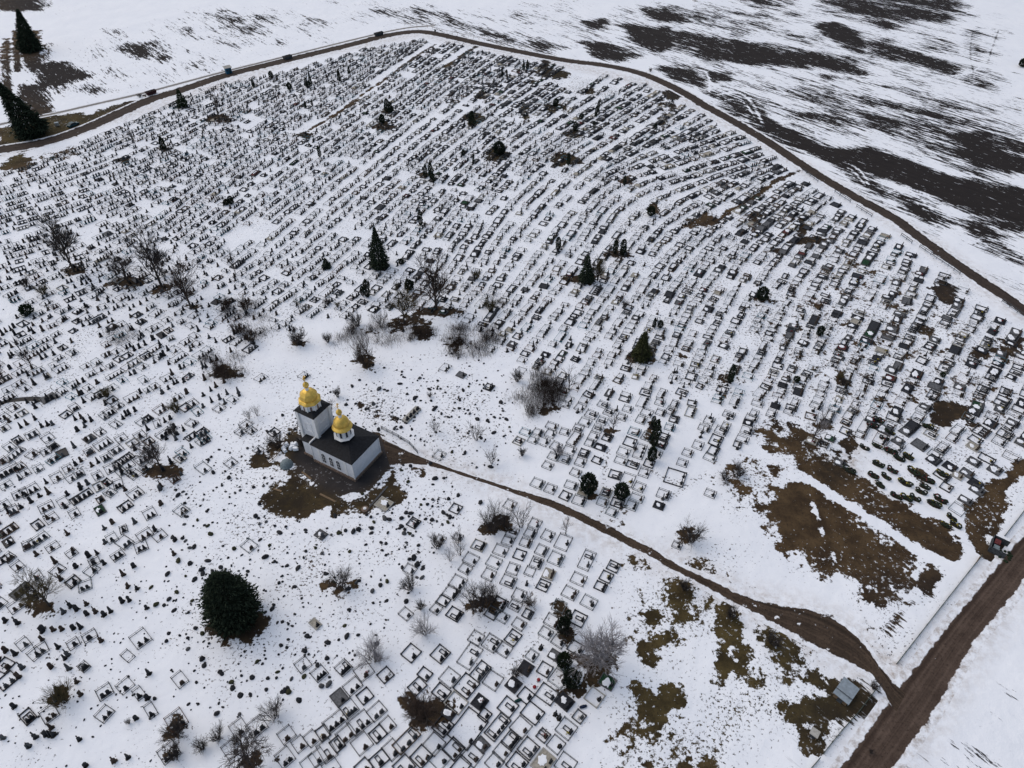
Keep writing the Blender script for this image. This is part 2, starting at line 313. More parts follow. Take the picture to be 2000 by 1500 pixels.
# tyre arcs: snow pressed into the soil, and soil dragged into the snow
for t_, w, cut in (('1401,185 1440,178 1468,196 1489,241', 1.2, 1), ('1415,196 1440,193 1460,206 1474,228', 1, 1), ('1527,238 1545,234 1573,245 1596,262', 1.3, 1), ('1530,247 1548,246 1570,258 1580,270', 1, 1), ('1646,317 1671,325 1688,343 1699,367', 1.0, 1), ('1655,328 1675,340 1690,362', .9, 1), 
    ('1730,380 1755,364 1790,371 1818,385 1839,409', 1.0, 1), ('1740,384 1765,374 1795,384 1825,410', .9, 1), ('1786,395 1812,412 1828,441', 1.0, 1), ('1800,395 1828,415 1840,445', .9, 1), ('1902,472 1925,462 1955,472 1996,493', 1.0, 1), ('1440,126 1520,133 1615,143 1710,152 1790,154 1850,150 1895,143 1916,129', 1.6, 1), ('1440,132 1520,140 1620,149 1710,158 1800,160', 1, 1), 
    ('1378,140 1388,160 1385,180', 1.6, 1),  ('770,30 830,28 880,50', .9, 1), ('960,78 1010,72 1050,82', .9, 1)):
    line('bare', chaikin(WP(S(t_))), w, .70, 0.6, cut=bool(cut), world=True); line('field', S(t_), 8, 1, 6)
for t_, w, v in (('1400,181 1440,174 1472,193 1493,240', .8, .9), ('1300,140 1340,142 1366,165', .8, .8), ('1180,95 1195,78 1215,76 1235,90', .7, .7), ('1185,98 1198,84 1212,82 1225,92', .7, .7), ('1748,358 1790,362 1822,378 1845,408', .8, .8), ('1895,480 1925,470 1960,480 1998,503', .8, .8), ('1900,60 1893,110 1905,150 1880,165', .9, .7), ('1950,60 1925,130 1935,150 1990,175', .9, .7), ('1500,60 1620,110', .7, .6), ('1540,295 1570,310 1560,320', .6, .5), ('960,82 1000,76 1040,84 1060,98', .6, .7), ('970,88 1000,82 1030,90', .6, .7)):
    line('bare', chaikin(WP(S(t_))), w, v, 0.5, world=True); line('field', S(t_), 6, 1, 6)
line('bare', S('1560,925 1600,950 1640,978 1720,1025 1800,1080 1870,1110 1905,1088'), 2.4, 1, .8, cut=True); line('bare', S('1582,965 1598,1010 1612,1060 1630,1095'), .8, .8, .8, cut=True)
# paths worn inside the cemetery, the church yard, dirty snow by the roads
for t_, w in (('577,269 615,248 650,227 680,205 712,182 745,160 775,137 800,120 825,102 850,87', 1.4), ('870,131 905,108 937,86', 2.6), ('1392,440 1425,412 1450,398 1475,385 1512,355 1567,331', 2.0), ('650,227 700,195', 2.2), ('1120,1000 1215,1020', 0.1)): line('bare', S(t_), w, 1, 1.2)
APRON = S('576,862 592,838 640,820 742,848 800,882 835,900 800,905 776,908 760,918 736,944 712,962 688,970 664,968 624,954 608,939 582,923 572,895')
paint('bare', APRON, 1, 0.9); paint('apron', APRON, 1, 2.0)
paint('bare', S('664,967 690,962 712,968 690,977 668,976'), 1, .5, cut=True)
for p in (S('1240,1090 1390,1160 1400,1260 1290,1300 1220,1230'), S('1200,1330 1260,1330 1330,1360 1420,1330 1540,1340 1640,1400 1560,1430 1420,1500 1190,1500'), S('1400,905 1500,900 1560,930 1540,1090 1500,1000 1430,990'), S('380,1110 420,1070 540,1120 590,1200 530,1270 430,1270 390,1210'), S('590,1030 720,1000 800,1020 720,1060 600,1070'), S('560,1330 650,1330 640,1400 580,1410'), S('1180,1330 1215,1340 1225,1440 1190,1430'), S('1500,820 1640,830 1660,930 1560,930 1490,870'), S('780,950 850,900 830,1000 780,1010'), S('1240,640 1260,700 1230,720'), S('720,760 800,780 800,850 740,840'), S('1340,1060 1440,1060 1430,1130 1350,1120'), S('1690,1130 1800,1150 1780,1250 1720,1240'), S('1480,640 1560,600 1580,660 1500,690'), S('1480,1230 1640,1250 1540,1320 1440,1320'), S('270,900 380,900 390,960 290,960')):
    paint('speck', p, 1, 9)
paint('bare', S('1450,600 1640,420 1850,560 2050,700 2050,900 1900,900 1700,830 1560,800 1480,720'), .34, 12); paint('bare', S('860,85 1000,115 1250,165 1440,270 1560,360 1480,460 1350,430 1200,400 1000,330 900,240'), .24, 12)
paint('speck', S('1000,110 1250,165 1440,265 1640,405 1850,545 2060,700 2060,890 1900,970 1700,860 1500,800 1330,800 1200,560 1000,330'), .75, 14)
paint('speck', S('300,200 860,85 1000,110 1000,330 1200,560 1330,800 1100,790 980,680 640,640 400,520 0,420 0,330'), .42, 14)
paint('speck', S('0,420 300,420 600,520 640,680 440,760 300,980 0,1200'), .5, 14)
paint('speck', S('440,760 640,700 980,690 1020,860 900,1050 700,1320 420,1420 330,1000'), .62, 14)
paint('speck', S('0,1200 300,1000 420,1420 700,1320 900,1050 1250,1090 1200,1500 0,1500'), .3, 14)
for p in (S('1700,1250 1760,1290 1775,1320 1745,1390 1715,1300'), S('1610,1195 1690,1230 1725,1290 1700,1280 1640,1215'), S('1600,900 1680,880 1670,940 1620,930'), S('1440,1150 1560,1175 1480,1170')): paint('dirty', p, 1, 3)
paint('olive', S('1200,1080 1560,1180 1740,1340 1700,1500 1200,1500'), .8, 8); paint('olive', S('0,240 260,190 120,290 0,330'), .9, 5); paint('olive', S('900,100 1350,150 1350,300 900,320'), .8, 10); paint('olive', S('480,880 560,930 580,1020 500,1020'), .5, 4)
for t_, w in (('1789,1308 1830,1258 1864,1217', 1.5), ('1880,1195 1905,1165 1930,1128', .9), ('1715,1395 1690,1430 1650,1480', 1.2), ('1915,1240 1890,1275 1850,1345', 1.2)): line('bare', S(t_), w, .9, .8)
for t_, w in (('1775,1330 1840,1250 1900,1170 1945,1115', 3.5), ('1730,1395 1680,1460 1650,1505', 2.5), ('1755,1505 1830,1390 1900,1275 2000,1140', 3.0), ('820,890 960,940 1110,1010 1300,1105 1500,1210 1700,1320', 5.0), ('1300,1085 1450,1160 1560,1185 1660,1225 1720,1290', 4.0), ('0,300 230,230 600,110 820,66 1100,125 1300,170 1500,285 1800,465 2000,612', 8.0)): line('dirty', S(t_), w, .6, 2.5)
for t_ in ('1188,880 1180,930 1183,980 1172,1015', '1230,900 1290,930 1345,950', '1300,975 1345,948 1380,925', '1672,1160 1680,1195 1686,1215', '990,1320 1040,1260 1095,1170', '1260,640 1240,720 1220,760'): line('speck', S(t_), 1.3, .97, .5)
A['bare'] = np.clip(A['bare'], 0, 1)

# ------------------------------------------------------------------ ground surface
def ground_material():
    m, nt, b = nodes('snowy_ground'); t = NT(nt); p = t.pos()
    bare, field, apron, speck = t.attr('mask_a'); dirty, olive, dry, _ = t.attr('mask_b')
    n1 = t.math('ADD', t.math('MULTIPLY', t.noise(p, 0.26, 8.0, 0.66), 0.72), t.math('MULTIPLY', t.noise(p, 1.1, 5.0, 0.65), 0.28))
    n1 = t.math('MULTIPLY', t.math('SUBTRACT', n1, 0.5), 2.6)
    rot = R(-FURROW)
    pf = t.map(p, rot, (0.10, 0.85, 1.0))
    n2 = t.math('ADD', t.math('MULTIPLY', t.noise(pf, 1.0, 8.0, 0.7), 0.40), t.math('MULTIPLY', t.noise(t.map(p, rot, (0.035, 0.11, 1)), 1.0, 6.0, 0.65), 0.35))
    n2 = t.math('ADD', n2, t.math('MULTIPLY', t.noise(t.map(p, rot, (0.35, 2.4, 1)), 1.0, 4.0, 0.7), 0.25))
    n2 = t.math('MULTIPLY', t.math('SUBTRACT', n2, 0.5), 6.5)
    iso = t.math('ADD', bare, t.math('MULTIPLY', n1, t.math('MULTIPLY', t.math('MULTIPLY', bare, t.math('SUBTRACT', 1.03, bare)), 5.0)))
    fld = t.math('ADD', t.math('ADD', t.math('MULTIPLY', t.math('SUBTRACT', bare, 0.56), 1.55), 0.5), t.math('MULTIPLY', n2, t.step(bare, 0.0, 0.12)))
    cov = t.step(t.mixf(t.step(field, 0.4, 0.6), iso, fld), 0.46, 0.55)
    # a few flakes of snow left inside the bare ground
    fl = t.step(t.math('ADD', t.noise(p, 1.3, 5.0, 0.65), t.math('MULTIPLY', t.math('SUBTRACT', t.noise(p, 0.08, 3.0), 0.5), 0.35)), 0.63, 0.67)
    pf2 = t.map(p, R(-FURROW), (0.25, 1.4, 1.0))
    fl2 = t.step(t.noise(pf2, 1.0, 4.0, 0.6), 0.64, 0.69)
    cov = t.math('MULTIPLY', cov, t.math('SUBTRACT', 1.0, t.math('MULTIPLY', t.mixf(field, fl, fl2), t.mixf(apron, 0.75, 0.25))))
    # litter and grass tips
    sp = t.step(t.math('ADD', t.math('MULTIPLY', t.noise(p, 1.9, 5.0, 0.72), 0.8), t.math('ADD', t.math('MULTIPLY', speck, 0.09), t.math('MULTIPLY', t.noise(p, 0.12, 3.0), 0.2))), 0.615, 0.66)
    sp = t.math('MULTIPLY', sp, t.step(speck, 0.02, 0.2))
    sp = t.math('MAXIMUM', sp, t.math('MULTIPLY', t.step(t.noise(p, 0.95, 6.0, 0.72), 0.60, 0.635), t.step(speck, 0.76, 0.95)))
    tiny = t.math('MULTIPLY', t.step(t.noise(p, 2.3, 4.0, 0.7), 0.635, 0.69), t.step(t.noise(p, 0.05, 3.0), 0.48, 0.62))
    furl = t.math('MULTIPLY', t.step(t.noise(pf, 1.6, 6.0, 0.7), 0.60, 0.68), t.math('MULTIPLY', field, t.step(t.noise(p, 0.02, 3.0), 0.46, 0.56)))
    cov = t.math('MAXIMUM', t.math('MAXIMUM', cov, sp), t.math('MAXIMUM', t.math('MULTIPLY', tiny, 0.55), t.math('MULTIPLY', furl, 0.85)))
    snow = snow_colour(t, p)
    snow = t.mix(t.math('MULTIPLY', dirty, t.step(t.noise(p, 0.7, 6.0, 0.7), 0.35, 0.7)), snow, (0.36, 0.30, 0.25))
    e1 = t.step(t.noise(p, 0.22, 6.0, 0.65), 0.32, 0.68)
    earth = t.mix(e1, (0.034, 0.022, 0.013), (0.085, 0.056, 0.029))
    earth = t.mix(olive, earth, t.mix(e1, (0.030, 0.024, 0.011), (0.080, 0.062, 0.024)))
    earth = t.mix(t.step(t.noise(p, 2.2, 5.0, 0.7), 0.5, 0.75), earth, (0.02, 0.016, 0.011))
    earth = t.mix(t.math('MULTIPLY', dry, t.step(t.noise(p, 0.5, 4.0, 0.6), 0.25, 0.6)), earth, (0.021, 0.0165, 0.0125))
    soil = t.mix(t.noise(pf, 1.2, 5.0), (0.011, 0.0095, 0.010), (0.030, 0.025, 0.023))
    asph = t.mix(t.step(t.noise(p, 0.16, 6.0, 0.6), 0.3, 0.7), (0.022, 0.0215, 0.023), (0.046, 0.040, 0.038))
    dark = t.mix(apron, t.mix(field, earth, soil), asph)
    nt.links.new(t.mix(cov, snow, dark), b.inputs['Base Color'])
    nt.links.new(t.mixf(cov, 0.65, 0.95), b.inputs['Roughness'])
    h = t.math('ADD', t.math('ADD', t.math('MULTIPLY', t.noise(p, 0.35, 5.0, 0.6), 0.5), t.math('MULTIPLY', t.noise(p, 0.09, 3.0, 0.5), 1.6)), t.math('MULTIPLY', cov, -0.12))
    h = t.math('ADD', h, t.math('MULTIPLY', t.noise(p, 2.6, 4.0, 0.6), t.mixf(cov, 0.04, 0.16)))
    nt.links.new(t.bump(h, 0.7, 0.55), b.inputs['Normal'])
    return m

ny, nx = gx.shape
V = np.stack([gx, gy, np.zeros_like(gx)], -1).reshape(-1, 3)
ii = np.arange(ny - 1)[:, None] * nx + np.arange(nx - 1)[None, :]
Q = np.stack([ii, ii + 1, ii + nx + 1, ii + nx], -1).reshape(-1, 4)
gme = quads('ground', V, Q, ground_material())
ones = np.ones(gx.size, np.float32)
for nm, ch in (('mask_a', ('bare', 'field', 'apron', 'speck')), ('mask_b', ('dirty', 'olive', 'dry', None))):
    at = gme.color_attributes.new(nm, 'FLOAT_COLOR', 'POINT')
    at.data.foreach_set('color', np.stack([A[c].ravel() if c else ones for c in ch], -1).astype(np.float32).ravel())
tag(obj('ground', gme), kind='structure')

# ------------------------------------------------------------------ roads
def road_material(name, c0, c1, edge, patch, dirtysnow):
    m, nt, b = nodes(name); t = NT(nt); p = t.pos()
    u, v, w, _ = t.attr('road')                 # u: 0 at the edges, 1 in the middle; v along; w across 0..1
    n = t.noise(p, 0.45, 7.0, 0.62)
    cov = t.step(t.math('ADD', u, t.math('MULTIPLY', t.math('SUBTRACT', n, 0.5), edge)), 0.13, 0.20)
    pt = t.step(t.noise(p, 0.55, 6.0, 0.6), patch, patch + 0.05)
    cov = t.math('MULTIPLY', cov, t.math('SUBTRACT', 1.0, pt))
    st = t.noise(t.map(w, 0, (1, 1, 1)), 6.5, 4.0)
    col = t.mix(t.step(t.math('ADD', t.math('MULTIPLY', st, 0.75), t.math('MULTIPLY', t.noise(p, 0.25, 6.0, 0.65), 0.4)), 0.42, 0.72), c0, c1)
    col = t.mix(t.step(t.noise(p, 2.5, 4.0, 0.7), 0.45, 0.8), col, tuple(c * 0.55 for c in c0))
    sn = t.mix(t.math('MULTIPLY', t.step(t.noise(p, 0.8, 6.0, 0.7), 0.4, 0.7), dirtysnow), snow_colour(t, p), (0.34, 0.29, 0.25))
    nt.links.new(t.mix(cov, sn, col), b.inputs['Base Color'])
    nt.links.new(t.bump(t.math('ADD', t.noise(p, 1.5, 5.0), t.math('MULTIPLY', cov, -0.25)), 0.5, 0.3), b.inputs['Normal'])
    b.inputs['Roughness'].default_value = 0.9
    return m

def resample(P, step):
    P = np.asarray(P, float); d = np.r_[0, np.cumsum(np.hypot(*np.diff(P, axis=0).T))]
    n = max(2, int(d[-1] / step)); s = np.linspace(0, d[-1], n)
    return np.stack([np.interp(s, d, P[:, k]) for k in range(2)], -1)

smooth_line = chaikin

def road(name, left, right, m, z, nacross=9, margin=1.2, mouth=False):
    """a strip between its two edges, with a margin of snowy verge on both sides"""
    n = 260
    Lp, Rp = resample(left, .1), resample(right, .1)
    idx = lambda P: P[np.linspace(0, len(P) - 1, n).astype(int)]
    Lp, Rp = idx(Lp), idx(Rp)
    D = Rp - Lp; wd = np.hypot(D[:, 0], D[:, 1])[:, None]; D = D / wd
    mg = np.full((n, 1), margin)
    if mouth: mg *= np.clip((1 - np.linspace(0, 1, n)) / .05, 0.02, 1)[:, None]
    Lp, Rp = Lp - D * mg, Rp + D * mg
    s = np.linspace(0, 1, nacross)
    Vx = Lp[:, None, :] * (1 - s)[None, :, None] + Rp[:, None, :] * s[None, :, None]
    Vz = np.full((n, nacross, 1), z); Vz[:, [0, -1]] = 0.002 + z * 0.2
    V = np.concatenate([Vx, Vz], -1).reshape(-1, 3)
    ii = np.arange(n - 1)[:, None] * nacross + np.arange(nacross - 1)[None, :]
    me = quads(name, V, np.stack([ii, ii + 1, ii + nacross + 1, ii + nacross], -1).reshape(-1, 4), m)
    tot = wd + 2 * mg
    u = np.minimum(s[None, :] * tot, (1 - s)[None, :] * tot) / (2 * margin) - 0.34 + (1 - mg / margin) * .5      # ~0.16 at the true edge
    at = me.color_attributes.new('road', 'FLOAT_COLOR', 'POINT')
    c = np.stack([np.clip(u, 0, 1), np.broadcast_to(np.linspace(0, 1, n)[:, None], u.shape), np.broadcast_to(s[None, :], u.shape), np.ones_like(u)], -1)
    at.data.foreach_set('color', c.astype(np.float32).ravel())
    return tag(obj(name, me), kind='structure')

main_l = WP(S('1643,1500 1730,1380 1779,1314 1895,1171 1947,1108 2000,1045')); main_r = WP(S('1744,1500 1825,1388 1888,1276 1912,1241 1986,1153 2000,1129'))
ext = lambda P: np.vstack([P[0] + (P[0] - P[1]) / np.linalg.norm(P[0] - P[1]) * 90, P, P[-1] + (P[-1] - P[-3]) / np.linalg.norm(P[-1] - P[-3]) * 160])
c_up = WP(S('745,856 800,884 850,904 900,922 950,938 1002,955 1055,969 1107,988 1160,1015 1212,1039 1300,1087 1335,1111 1398,1136 1450,1164 1510,1183 1566,1188 1615,1202 1667,1234 1695,1269 1720,1303 1746,1336 1770,1352'))
c_lo = WP(S('760,905 790,905 830,908 880,921 930,938 967,950 1037,976 1090,997 1142,1022 1195,1050 1247,1074 1300,1104 1352,1132 1440,1178 1496,1209 1545,1234 1615,1272 1671,1297 1702,1318 1722,1340 1736,1372 1750,1392'))
road('road', ext(main_l), ext(main_r), road_material('road_gravel', (0.044, 0.030, 0.023), (0.105, 0.075, 0.058), 0.7, 0.74, 0.8), 0.016, 15)
road('lane', smooth_line(c_up), smooth_line(c_lo), road_material('lane_gravel', (0.032, 0.023, 0.017), (0.078, 0.055, 0.039), 0.95, 0.625, 0.5), 0.024, 11, 1.0, True)
def strip(pts, w0, w1=None):
    P = resample(smooth_line(pts), 1.0); T = np.gradient(P, axis=0); T /= np.hypot(*T.T)[:, None]; Nn = np.stack([-T[:, 1], T[:, 0]], -1)
    w = np.linspace(w0, w1 if w1 else w0, len(P))[:, None] / 2
    return P + Nn * w, P - Nn * w
per = WP(S('-60,308 0,292 45,286 105,274 168,251 227,224 297,192 350,178 437,147 525,126 612,105 700,84 737,73 790,63 825,61 867,69 930,84 1000,98 1105,119 1175,126 1245,140 1297,161 1350,189 1370,203 1440,241 1510,283 1566,322 1650,374 1755,430 1777,450 1852,504 1915,548 2000,604 2120,690'))
l, r = strip(per, 6.4, 3.7)
road('perimeter_road', l, r, road_material('perimeter_gravel', (0.034, 0.026, 0.022), (0.066, 0.050, 0.040), 0.9, 0.68, 0.6), 0.020, 9, 1.1)
l, r = strip(WP(S('-30,250 50,232 98,224 175,206 273,184 315,173 437,140 560,110 700,75 790,54 850,50')), 2.0, 1.6)
road('ditch_track', l, r, road_material('ditch_grass', (0.16, 0.15, 0.14), (0.28, 0.27, 0.25), 0.30, 0.70, 0.5), 0.028, 7, 0.8)
l, r = strip(WP(S('-30,800 0,789 15,783 40,780 62,779 82,781')), 1.15, 1.5)
road('paved_path', l, r, road_material('path_paving', (0.045, 0.042, 0.040), (0.10, 0.095, 0.088), 0.15, 0.80, 0.3), 0.03, 7, 0.35)

# ------------------------------------------------------------------ labels: look + how near to a landmark one can find
MARKS, TODO = [], []
ORD = ['closest', 'second closest', 'third closest', 'fourth closest', 'fifth closest', 'sixth closest', 'seventh closest', 'eighth closest', 'ninth closest', 'tenth closest', 'eleventh closest', 'twelfth closest']
TENS = {20: 'twentieth', 30: 'thirtieth', 40: 'fortieth', 50: 'fiftieth', 60: 'sixtieth', 70: 'seventieth', 80: 'eightieth', 90: 'ninetieth'}
UNITS = ['', 'first', 'second', 'third', 'fourth', 'fifth', 'sixth', 'seventh', 'eighth', 'ninth', 'tenth', 'eleventh', 'twelfth', 'thirteenth', 'fourteenth', 'fifteenth', 'sixteenth', 'seventeenth', 'eighteenth', 'nineteenth']
def ordinal(k):
    k += 1
    if k == 1: return 'closest'
    if k < 20: return UNITS[k] + ' closest'
    if k >= 100: return 'hundred ' + ordinal(k - 101) if k > 100 else 'hundredth closest'
    t, u = k // 10 * 10, k % 10
    return (TENS[t] if u == 0 else TENS[t].replace('tieth', 'ty') + ' ' + UNITS[u]) + ' closest'
def mark(x, y, phrase): MARKS.append((np.array(W(x, y)), phrase))
def later(o, look, pos, cat, group): TODO.append((o, look, np.array(pos[:2], float), cat, group))
EXTRA = {}                                     # looks -> places of things that stand in the merged masses: they count in the order too
def finish_labels():
    by = {}
    for r_ in TODO: by.setdefault(r_[1], []).append(r_)
    mp = np.array([m_[0] for m_ in MARKS])
    for look, rows in by.items():
        P = np.array([r_[2] for r_ in rows] + EXTRA.get(look, []))
        D = np.hypot(P[:, None, 0] - mp[None, :, 0], P[:, None, 1] - mp[None, :, 1])
        rank = D.argsort(0).argsort(0)
        for i, (o, _, _, cat, group) in enumerate(rows):
            if len(P) == 1: k = int(D[i].argmin()); w = 'near'
            else:
                best = rank[i].min(); c = np.where(rank[i] == best)[0]; k = int(c[D[i][c].argmin()]); w = ordinal(int(best)) + ' to'
            tag(o, f'{look}, {w} {MARKS[k][1]}', cat, group if len(rows) > 1 else None)

# ------------------------------------------------------------------ camera, daylight
cam = bpy.data.cameras.new('camera'); co = bpy.data.objects.new('camera', cam); COL.objects.link(co); sc.camera = co
co.location = (0, 0, HGT); co.rotation_euler = (math.pi / 2 - PITCH, 0, 0)
cam.sensor_fit = 'HORIZONTAL'; cam.sensor_width = 36; cam.lens = 36 * FPX / 2000; cam.clip_end = 9000; cam.clip_start = 0.5
wd = bpy.data.worlds.new('World'); sc.world = wd; wd.use_nodes = True
wt = wd.node_tree; bg = wt.nodes['Background']; sky = wt.nodes.new('ShaderNodeTexSky'); sky.sky_type = 'NISHITA'; sky.sun_disc = False
sky.sun_elevation = R(48); sky.sun_rotation = R(-60); sky.altitude = 200; sky.air_density = 1.0; sky.dust_density = 4.0; sky.ozone_density = 1.0
wt.links.new(sky.outputs[0], bg.inputs[0]); bg.inputs[1].default_value = 0.095
sl = bpy.data.lights.new('sun', 'SUN'); so = bpy.data.objects.new('sun', sl); COL.objects.link(so)
sl.energy = 1.0; sl.angle = R(150); sl.color = (1.0, 0.985, 0.955)
az = R(-60); so.rotation_euler = Vector((-math.sin(az) * math.cos(R(48)), -math.cos(az) * math.cos(R(48)), -math.sin(R(48)))).to_track_quat('-Z', 'Y').to_euler()
sc.view_settings.view_transform = 'Standard'; sc.view_settings.look = 'None'; sc.view_settings.exposure = 0.36; sc.view_settings.gamma = 1.0
sc.cycles.max_bounces = 5; sc.cycles.diffuse_bounces = 3; sc.cycles.glossy_bounces = 2

# ------------------------------------------------------------------ the church
ch = obj('church', None, loc=(-31.05, 89.85, 0), rotz=R(60))       # x runs along the short side, y along the nave towards the tower
tag(ch, 'small white church with dark roof and two golden domes', 'church')
NX, NY, NH = 8.2, 10.5, 5.1
def wall_box(mb, x0, x1, y0, y1, z0, z1, m=0): mb.box(((x0 + x1) / 2, (y0 + y1) / 2, (z0 + z1) / 2), (x1 - x0, y1 - y0, z1 - z0), m=m)
wl = MB(); wall_box(wl, 0, NX, 0, NY, 0.55, NH); wall_box(wl, .5, NX - .5, NY, 13.3, 0.5, 4.3); nave = obj('wall', wl.mesh('church_wall', M['white_wall']), ch)
pil = MB()
for x, y in ((0, 0), (NX, 0), (0, NY), (NX, NY)): wall_box(pil, x - .1, x + .1, y - .1, y + .1, .5, NH - .003)
for y in (1.9, 8.6): wall_box(pil, -.06, .0, y - .25, y + .25, .56, NH - .35); wall_box(pil, NX, NX + .06, y - .25, y + .25, .56, NH - .35)
for x in (5.9,): wall_box(pil, x - .04, x + .04, -.05, 0, .56, NH - .1)
wall_box(pil, -.1, NX + .1, NY - .13, NY + .15, NH - .1, NH + .42)
for f in ((-.09, .0, .12, NY - .15), (NX, NX + .09, .12, NY - .15)): wall_box(pil, *f, NH - .3, NH - .004)
wall_box(pil, .12, NX - .12, -.09, 0, NH - .3, NH - .004)
obj('trim', pil.mesh('church_trim', M['white_trim']), ch)
pb = MB(); wall_box(pb, -.28, NX + .28, -.28, NY, 0, .5); wall_box(pb, .25, NX - .25, NY, 13.6, 0, .45); obj('plinth', pb.mesh('church_plinth', M['plinth']), ch)
cx, cy = NX / 2, 4.85
rf = MB(); e = .28
P = [(-e, -e, NH), (NX + e, -e, NH), (NX + e, NY - .14, NH), (-e, NY - .14, NH)]
P2 = [(x, y, NH + .12) for x, y, _ in P]
rf.add(P + P2 + [(cx, cy - .8, 6.75), (cx, cy + .8, 6.75)], [(3, 2, 1, 0), (0, 1, 5, 4), (1, 2, 6, 5), (2, 3, 7, 6), (3, 0, 4, 7), (4, 5, 8), (5, 6, 9, 8), (6, 7, 9), (7, 4, 8, 9)])
for s_ in (0, 1):                                                  # the lower roofs flanking the tower
    x0, x1 = (.2, 2.0) if s_ == 0 else (NX - 2.0, NX - .2)
    rf.add([(x0, NY + .16, 4.75), (x1, NY + .16, 4.75), (x1, 13.5, 4.32), (x0, 13.5, 4.32), (x0, NY + .16, 4.9), (x1, NY + .16, 4.9), (x1, 13.5, 4.45), (x0, 13.5, 4.45)], [(3, 2, 1, 0), (4, 5, 6, 7), (0, 1, 5, 4), (1, 2, 6, 5), (2, 3, 7, 6), (3, 0, 4, 7)])
seam = MB()
roof = obj('roof', rf.mesh('church_roof', M['roof_dark']), ch)
tw = MB(); ty0, ty1, tx0, tx1 = 9.95, 14.25, cx - 2.1, cx + 2.1
tw.box((cx, (ty0 + ty1) / 2, 5.6), (4.2, 4.3, 10.8)); tower = obj('tower', tw.mesh('church_tower', M['white_wall']), ch)
tt = MB()
for x in (tx0, tx1):
    for y in (ty0, ty1): tt.box((x, y, 5.6), (.7, .7, 10.76))
for y in (ty0 - .05, ty1 + .05): tt.box((cx, y, 8.3), (1.7, .1, .12)); tt.box((cx, y, 6.2), (2.2, .1, .12))
for x in (tx0 - .05, tx1 + .05): tt.box((x, (ty0 + ty1) / 2, 8.3), (.1, 1.7, .12)); tt.box((x, (ty0 + ty1) / 2, 6.2), (.1, 2.2, .12)); tt.box((x, (ty0 + ty1) / 2 - .8, 7.2), (.08, .1, 2.1)); tt.box((x, (ty0 + ty1) / 2 + .8, 7.2), (.08, .1, 2.1))
obj('pilasters', tt.mesh('tower_pilasters', M['white_trim']), tower)
tr = MB(); a = 2.55; tcy = (ty0 + ty1) / 2
tr.add([(cx - a, tcy - a, 10.95), (cx + a, tcy - a, 10.95), (cx + a, tcy + a, 10.95), (cx - a, tcy + a, 10.95), (cx - a, tcy - a, 11.07), (cx + a, tcy - a, 11.07), (cx + a, tcy + a, 11.07), (cx - a, tcy + a, 11.07), (cx, tcy, 12.2)], [(3, 2, 1, 0), (0, 1, 5, 4), (1, 2, 6, 5), (2, 3, 7, 6), (3, 0, 4, 7), (4, 5, 8), (5, 6, 8), (6, 7, 8), (7, 4, 8)])
obj('tower_roof', tr.mesh('tower_roof', M['roof_dark']), tower)
def arch(w, h): return [(-w / 2, 0), (w / 2, 0)] + [(w / 2 * math.cos(q), h - w / 2 + w / 2 * math.sin(q)) for q in np.linspace(0, math.pi, 7)]
def put(o, x, y, z, rz): o.location = (x, y, z); o.rotation_euler = (0, 0, rz); return o
win_f, win_p, win_b = MB(), MB(), MB()
win_f.prism(arch(1.05, 2.75), -.05, .03); win_p.prism([(x, z + .1) for x, z in arch(.82, 2.5)], -.075, 0.0)
win_b.box((0, -.09, 1.3), (.05, .03, 2.3)); win_b.box((0, -.092, .9), (.78, .03, .05)); win_b.box((0, -.092, 1.7), (.78, .03, .05))
wfm, wpm, wbm = win_f.mesh('window_frame', M['white_trim']), win_p.mesh('window_pane', M['window_dark']), win_b.mesh('window_bars', M['white_trim'])
for y in (3.75, 5.6, 7.55):
    for x, rz in ((-.01, -math.pi / 2), (NX + .01, math.pi / 2)):
        f = put(obj('window', wfm, ch), x, y, 1.15, rz); obj('pane', wpm, f); obj('glazing_bars', wbm, f)
